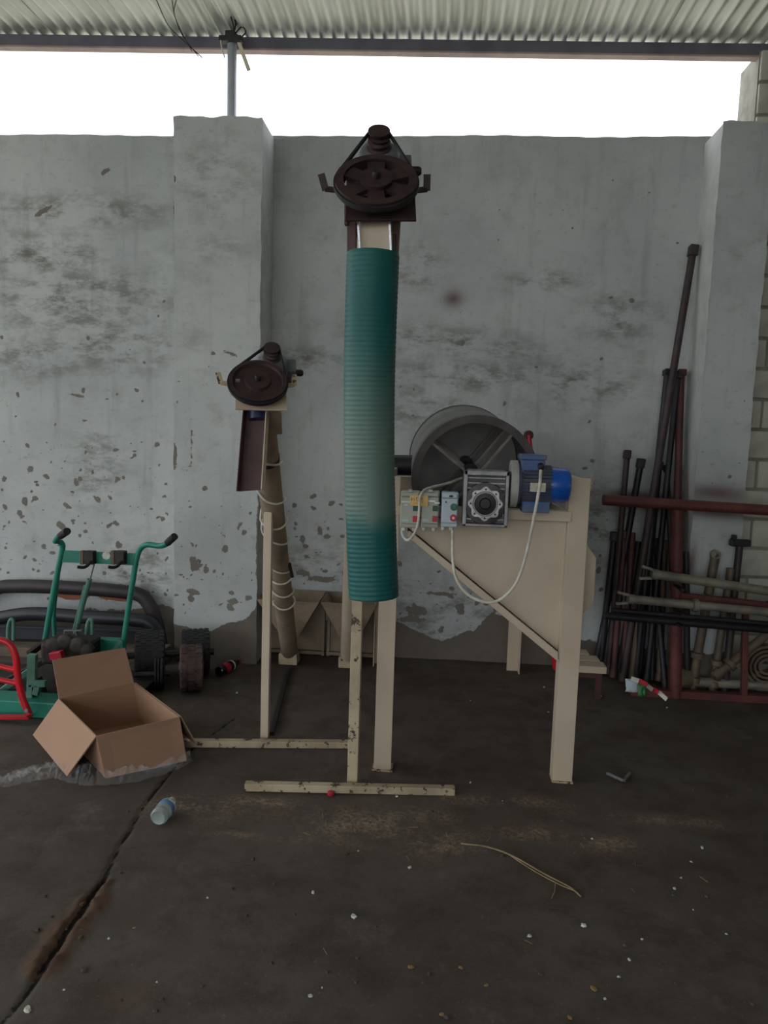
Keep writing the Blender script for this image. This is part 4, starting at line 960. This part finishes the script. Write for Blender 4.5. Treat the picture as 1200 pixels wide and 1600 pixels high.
# base frame of the cart
by = 3.52
g0_, g1_ = F(-160, 1131), F(100, 1133)
MB().bbox((g0_.x, by-.10, .004), (g1_.x-.02, by+.04, .085)).build('base_beam', M['green'], gt, bevel=.006)
MB().bbox((g0_.x, by+.05, .02), (g1_.x+.25, GY+.1, .06)).build('base_deck', M['engine'], gt, bevel=.006)
MB().bar(P(50, 1100, by), P(51, 1022, by), .045, .03, (0, 1, 0)).build('upright_plate', M['green_dusty'], gt, bevel=.003)
a = MB()
for p, q in (((48,1102),(48,1068)), ((46,1068),(72,1068)), ((60,1070),(56,1085))): a.bar(P(*p, by-.03), P(*q, by-.03), .03, .03, (0, 1, 0))
a.build('arch_bracket', M['green_dusty'], gt, bevel=.003)
MB().bar(P(-40, 1110, by+.05), P(50, 1045, by+.15), .03, .03).build('slanted_bar', M['green_dusty'], gt, bevel=.003)
MB().bar(P(-40, 1090, by+.15), P(75, 1030, by+.3), .03, .03).build('slanted_bar', M['engine'], gt, bevel=.003)
MB().bar(P(45, 1022, by+.25), P(75, 1000, by+.4), .03, .03).build('slanted_bar', M['engine'], gt, bevel=.003)
MB().bar(P(55, 1060, by+.1), P(70, 1100, by+.1), .05, .05).build('bracket_block', M['engine'], gt, bevel=.004)

rd = thing('red_hand_truck', 'bright red tubular hand truck frame at the left edge', 'hand truck', (F(40, 1115).x-.2, 3.36, 0))
ry = 3.36
def rtube(pts, r, nm): return MB().tube(spline([P(x, y, ry) for x, y in pts], 6), r, 14).build(nm, M['red_bright'], rd, smooth=True)
rtube([(-60,1000), (-20,999), (5,1001), (18,1010), (25,1028), (27,1050), (31,1075), (38,1098), (46,1116)], .0165, 'frame_tube')
rtube([(-60,1025), (0,1041), (25,1047)], .013, 'rung'); rtube([(-60,1050), (0,1062), (28,1068)], .013, 'rung')
rtube([(-60,1000), (-75,1030), (-85,1080), (-90,1116)], .0165, 'frame_tube')
MB().lathe(P(42, 1110, ry-.014), (0, -1, 0), [(.010, 0), (.010, .008)], 10).build('bolt', M['alu'], rd)
MB().bar(P(-90, 1120, ry), P(48, 1120, ry), .04, .012).build('toe_plate', M['red_bright'], rd)

# wheel axle by the pilaster
def tyre_mesh(mb, c, r, wd, ax=(1, 0, 0), treads=26, rows=5):
    ax = V(ax).normalized(); c = V(c); sd, u = basis(ax)
    mb.lathe(c-ax*wd/2, ax, [(r*.45, 0), (r*.9, 0), (r*.985, wd*.08), (r*.985, wd*.92), (r*.9, wd), (r*.45, wd)], 40)
    for k in range(treads):
        for j in range(rows):
            a = 2*math.pi*(k+.5*(j % 2))/treads; d = sd*math.cos(a)+u*math.sin(a)
            mb.box(c+d*r*.99+ax*wd*((j+.5)/rows-.5), (wd/rows*.72, 2*math.pi*r/treads*.6, r*.05), Matrix((ax, d.cross(ax), d)).transposed())
    return mb
ty = 4.20
AXD = V((0.94, 0.34, 0))
c1, c2 = P(244, 1030, ty), P(305, 1027, ty); tr_ = 0.135
wa = thing('wheel_axle', 'pair of black treaded tyres on an axle beside the pilaster', 'axle', ((c1.x+c2.x)/2, ty, 0))
tyre_mesh(MB(), (c1.x, ty-.09, tr_+.005), tr_, .165, AXD).build('tyre', M['tyre'], wa, smooth=True)
tyre_mesh(MB(), (c2.x, ty, tr_+.005), tr_, .165, AXD).build('tyre', M['tyre'], wa, smooth=True)
MB().tube([V((c1.x, ty-.09, tr_))-AXD*.13, V((c2.x, ty, tr_))+AXD*.11], .02, 14).build('axle_bar', M['dark_steel'], wa, smooth=True)
c3 = P(261, 1054, ty-.15)
pw = thing('grooved_pulley', 'small black grooved pulley standing between tyre and brown wheel', 'pulley', (c3.x, 4.0, 0))
MB().lathe((c3.x-.028, 3.93, .085), AXD, [(.02, 0), (.085, 0), (.085, .010), (.074, .015), (.085, .020), (.085, .026), (.074, .031), (.085, .036), (.085, .046), (.074, .05), (.085, .054), (.02, .056)], 32).build('pulley_body', M['rubber'], pw, smooth=True)
MB().tube([V((c3.x, 3.94, .085))-AXD*.14, V((c3.x, 3.94, .085))+AXD*.05], .016, 12).build('pulley_shaft', M['dark_steel'], pw, smooth=True)
c4 = P(299, 1055, 3.93)
bwv = thing('brown_wheel', 'mud brown wheel standing in front of the right tyre', 'wheel', (c4.x, 3.90, 0))
tyre_mesh(MB(), (c4.x, 3.93, .135), .128, .125, AXD, treads=18, rows=3).build('wheel_tyre', M['tyre_brown'], bwv, smooth=True)
MB().lathe(V((c4.x, 3.93, .135))-AXD*.07, AXD, [(.03, 0), (.04, .01), (.04, .13), (.03, .14)], 20).build('wheel_hub', M['dark_steel'], bwv, smooth=True)

# cola bottle lying near the pilaster
ba, bb_ = F(341, 1050, .035), F(366, 1037, .035); d = (bb_-ba).normalized()
ck = thing('cola_bottle', 'dark cola bottle with red label lying by the pilaster foot', 'bottle', ((ba.x+bb_.x)/2, (ba.y+bb_.y)/2, 0))
bl_ = MB().lathe((ba.x, ba.y, .034), d, [(.02, 0), (.03, .008), (.032, .03), (.03, .09), (.032, .14), (.026, .17), (.014, .20), (.013, .215)], 20).build('bottle_body', M['coke'], ck, smooth=True)
MB().lathe((ba.x, ba.y, .034), d, [(.0322, .05), (.0325, .052), (.0325, .095), (.0322, .097)], 20, False).build('label_band', M['btn_red'], ck, smooth=True)
MB().lathe((ba.x, ba.y, .034), d, [(.033, .128), (.0335, .13), (.0335, .14), (.033, .142)], 20, False).build('white_band', M['scrap'], ck, smooth=True)
MB().lathe((ba.x, ba.y, .034), d, [(.015, .214), (.015, .232), (.002, .233)], 14).build('cap', M['btn_red'], ck, smooth=True)

# cardboard box
bx = thing('cardboard_box', 'open brown cardboard box with flaps spread on the floor', 'box', F(200, 1180))
FL, FR = F(166, 1216, .004), F(291, 1188, .004)
D_ = P(150, 1150, FL.y-.01); C_ = P(280, 1120, FR.y-.01); zt = (D_.z+C_.z)/2; D_ = F(151, 1150, zt); C_ = F(280, 1120, zt)
A_, B_ = F(92, 1092, zt), F(209, 1067, zt)
BLb, BRb = A_+(FL-D_), B_+(FR-C_); BLb.z = BRb.z = .004
def panel(pts, nm, th=.005): return MB().slab(pts, th).build(nm, M['card'], bx)
panel([FL, FR, C_, D_], 'front_wall'); panel([BLb, BRb, B_, A_], 'back_wall'); panel([FL, D_, A_, BLb], 'left_wall'); panel([FR, C_, B_, BRb], 'right_wall'); panel([FL, FR, BRb, BLb], 'bottom')
ab, bb2 = P(82, 1031, A_.y+.03), P(195, 1012, B_.y+.03)
panel([A_, B_, bb2, ab], 'back_flap')
Dp = F(105, 1213, .012); g = Dp-D_; panel([A_, D_, D_+g, A_+g], 'left_flap')
o2 = V((.006, .004, 0)); g2 = F(307, 1163, .05)-C_; panel([C_+o2, B_+o2, B_+g2, C_+g2], 'right_flap', .004)

# plastic film
def film(pts_px, width, nm, lab, seed, zmax):
    rr = random.Random(seed); vs = []; fs = []; n = len(pts_px)-1; K = 10; J = 9
    cen = spline([F(x, y, .0) for x, y in pts_px], K); wds = np.interp(np.linspace(0, 1, len(cen)), np.linspace(0, 1, len(width)), width)
    for i, p in enumerate(cen):
        t = (cen[min(i+1, len(cen)-1)]-cen[max(i-1, 0)]).normalized(); sd = V((-t.y, t.x, 0))
        for j in range(J):
            s = j/(J-1)-.5; h = zmax*(0.15+rr.random()*.85)*(1-(2*abs(s))**2*.9)
            vs.append(p+sd*(s*wds[i]) + V((rr.uniform(-.008, .008), rr.uniform(-.008, .008), .004+h)))
    for i in range(len(cen)-1):
        for j in range(J-1): fs.append((i*J+j, i*J+j+1, i*J+J+j+1, i*J+J+j))
    return tag(MB().add(vs, fs).build(nm, M['film']), lab, 'plastic film')
film([(-10,1232), (30,1222), (60,1212), (95,1208), (125,1212), (150,1214), (200,1216), (260,1205), (298,1190)], [.03, .08, .12, .12, .15, .18, .12, .06, .03], 'plastic_film', 'crumpled clear plastic film under the cardboard box', 4, .055)

# water bottle, foot toward the camera
wa_ = F(250, 1274, .034); d = V((0.05, 1, 0.0)).normalized()
wt = thing('water_bottle', 'clear water bottle with blue label lying on the floor', 'bottle', (wa_.x, wa_.y, 0))
o3 = (wa_.x, wa_.y-.02, .0345)
MB().lathe(o3, d, [(.002, .006), (.018, .005), (.026, 0), (.033, .008), (.0335, .03), (.031, .036), (.0335, .042), (.0335, .085), (.030, .10), (.016, .112), (.0135, .114), (.0135, .122)], 28).build('bottle_body', M['pet'], wt, smooth=True)
MB().lathe(o3, d, [(.0338, .050), (.0342, .051), (.0342, .075), (.0338, .076)], 28, False).build('label_band', M['blue_label'], wt, smooth=True)
MB().lathe(o3, d, [(.015, .121), (.015, .132), (.002, .133)], 16).build('cap', M['white_pl'], wt, smooth=True)

# floor litter
p = F(517, 1242, .0); tag(MB().lathe((p.x, p.y, .001), (0, 0, 1), [(.014, 0), (.014, .012), (.011, .014), (.001, .014)], 20).build('bottle_cap', M['btn_red'], smooth=True), 'small red bottle cap by the cream foot bar', 'cap')
tw = thing('straw_stalk', 'long dry straw stalk on the floor in the foreground', 'straw', F(810, 1350))
MB().tube(spline([F(720, 1318, .006), F(760, 1323, .012), (F(800, 1337, .014)), F(850, 1365, .010), F(890, 1386, .006), F(908, 1401, .004)], 6), .0028, 6).build('stalk', M['straw'], tw, smooth=True)
MB().tube(spline([F(795, 1335, .010), F(830, 1358, .008), F(870, 1380, .006), F(898, 1392, .006)], 6), .002, 6).build('stalk', M['straw'], tw, smooth=True)
MB().tube([F(868, 1378, .007), F(867, 1392, .004), F(862, 1403, .004)], .0016, 5).build('side_twig', M['straw'], tw, smooth=True)
pl = MB(); A, Bq, Cq = F(948, 1208, .012), F(975, 1220, .012), F(984, 1208, .012); pl.bar(A, Bq, .012, .012).bar(Bq, Cq, .012, .012)
tag(pl.build('bent_bracket', M['alu'], bevel=.002), 'small bent grey bracket on the floor right of the machine leg', 'bracket')
chip_specs = [(489,1395,.010),(553,1433,.016),(43,1578,.016),(485,1557,.010),(170,1467,.007),(324,1403,.006),(503,1544,.005),(640,1356,.011),(1097,1325,.012),(1054,1389,.010),(1064,1372,.007),(1080,1347,.007),
    (983,1500,.008),(1003,1468,.007),(967,1527,.007),(945,1561,.007),(912,1447,.014),(827,1463,.010),(735,1223,.008),(620,1245,.010),(857,1113,.007),(370,1083,.012),(735,1095,.006),(850,1074,.012),(1042,1106,.010),(938,1088,.014),(560,1330,.005),(785,1252,.006),(925,1311,.008),(1135,1460,.006),(245,1535,.005),(100,1547,.006),(1083,1422,.005)]
def chip_mesh(seed, flat):
    rr = random.Random(seed); n = 7; vs = []
    for z, k in ((0, 1), (flat, .8)):
        for j in range(n):
            a = 2*math.pi*j/n; r = k*rr.uniform(.6, 1.1); vs.append((math.cos(a)*r, math.sin(a)*r*.75, z))
    me = bpy.data.meshes.new('floor_chip'); me.from_pydata(vs, [], [tuple(range(n-1, -1, -1)), tuple(range(n, 2*n))]+[(i, (i+1) % n, (i+1) % n+n, i+n) for i in range(n)]); return me
pale = [chip_mesh(i, .5) for i in range(3)]; dark = [chip_mesh(i+9, .7) for i in range(3)]; leafs = [chip_mesh(i+19, .15) for i in range(2)]
for me_, k in [(x, 'scrap') for x in pale]+[(x, 'pebble') for x in dark]+[(x, 'leaf') for x in leafs]: me_.materials.append(M[k])
def put(me_, nm, x, y, r, lab, cat, grp):
    p = F(x, y, .001); o = bpy.data.objects.new(nm, me_); COL.objects.link(o); o.location = (p.x, p.y, .0015); o.scale = (r, r, r); o.rotation_euler = (0, 0, random.uniform(0, 6.3)); tag(o, lab, cat, grp)
for i, (x, y, r) in enumerate(chip_specs): put(pale[i % 3], 'plaster_chip', x, y, r*.8, 'small pale plaster chip scattered on the concrete floor', 'chip', 'pale plaster chips on the floor')
for i in range(60):
    put(dark[i % 3], 'dirt_crumb', random.uniform(20, 1180), random.uniform(1250, 1590), random.uniform(.004, .011), 'small dark crumb of dirt on the concrete floor', 'crumb', 'dark dirt crumbs on the floor')
for i, (x, y, r) in enumerate(((642,1511,.012),(928,1545,.012),(720,1512,.009),(890,1590,.008),(210,1450,.007),(760,1540,.008),(690,1585,.009))):
    put(leafs[i % 2], 'dry_leaf', x, y, r, 'small dry leaf flake on the foreground floor', 'leaf', 'dry leaf flakes on the floor')

sme = bpy.data.meshes.new('straw_bit'); sme.from_pydata([(-1, -.05, 0), (1, -.04, .02), (1, .04, .02), (-1, .05, 0), (-1, -.05, .09), (1, -.04, .10), (1, .04, .10), (-1, .05, .09)], [], [(0,1,2,3), (7,6,5,4), (0,4,5,1), (1,5,6,2), (2,6,7,3), (3,7,4,0)]); sme.materials.append(M['straw'])
spots = [(random.gauss(890, 60), random.gauss(1312, 10)) for _ in range(9)] + [(random.gauss(620, 80), random.gauss(1300, 25)) for _ in range(12)] + [(random.uniform(300, 1150), random.uniform(1230, 1580)) for _ in range(12)]
for x, y in spots: put(sme, 'straw_bit', x, y, random.uniform(.006, .018), 'tiny broken straw bit lying on the dusty concrete floor', 'straw', 'straw bits on the floor')
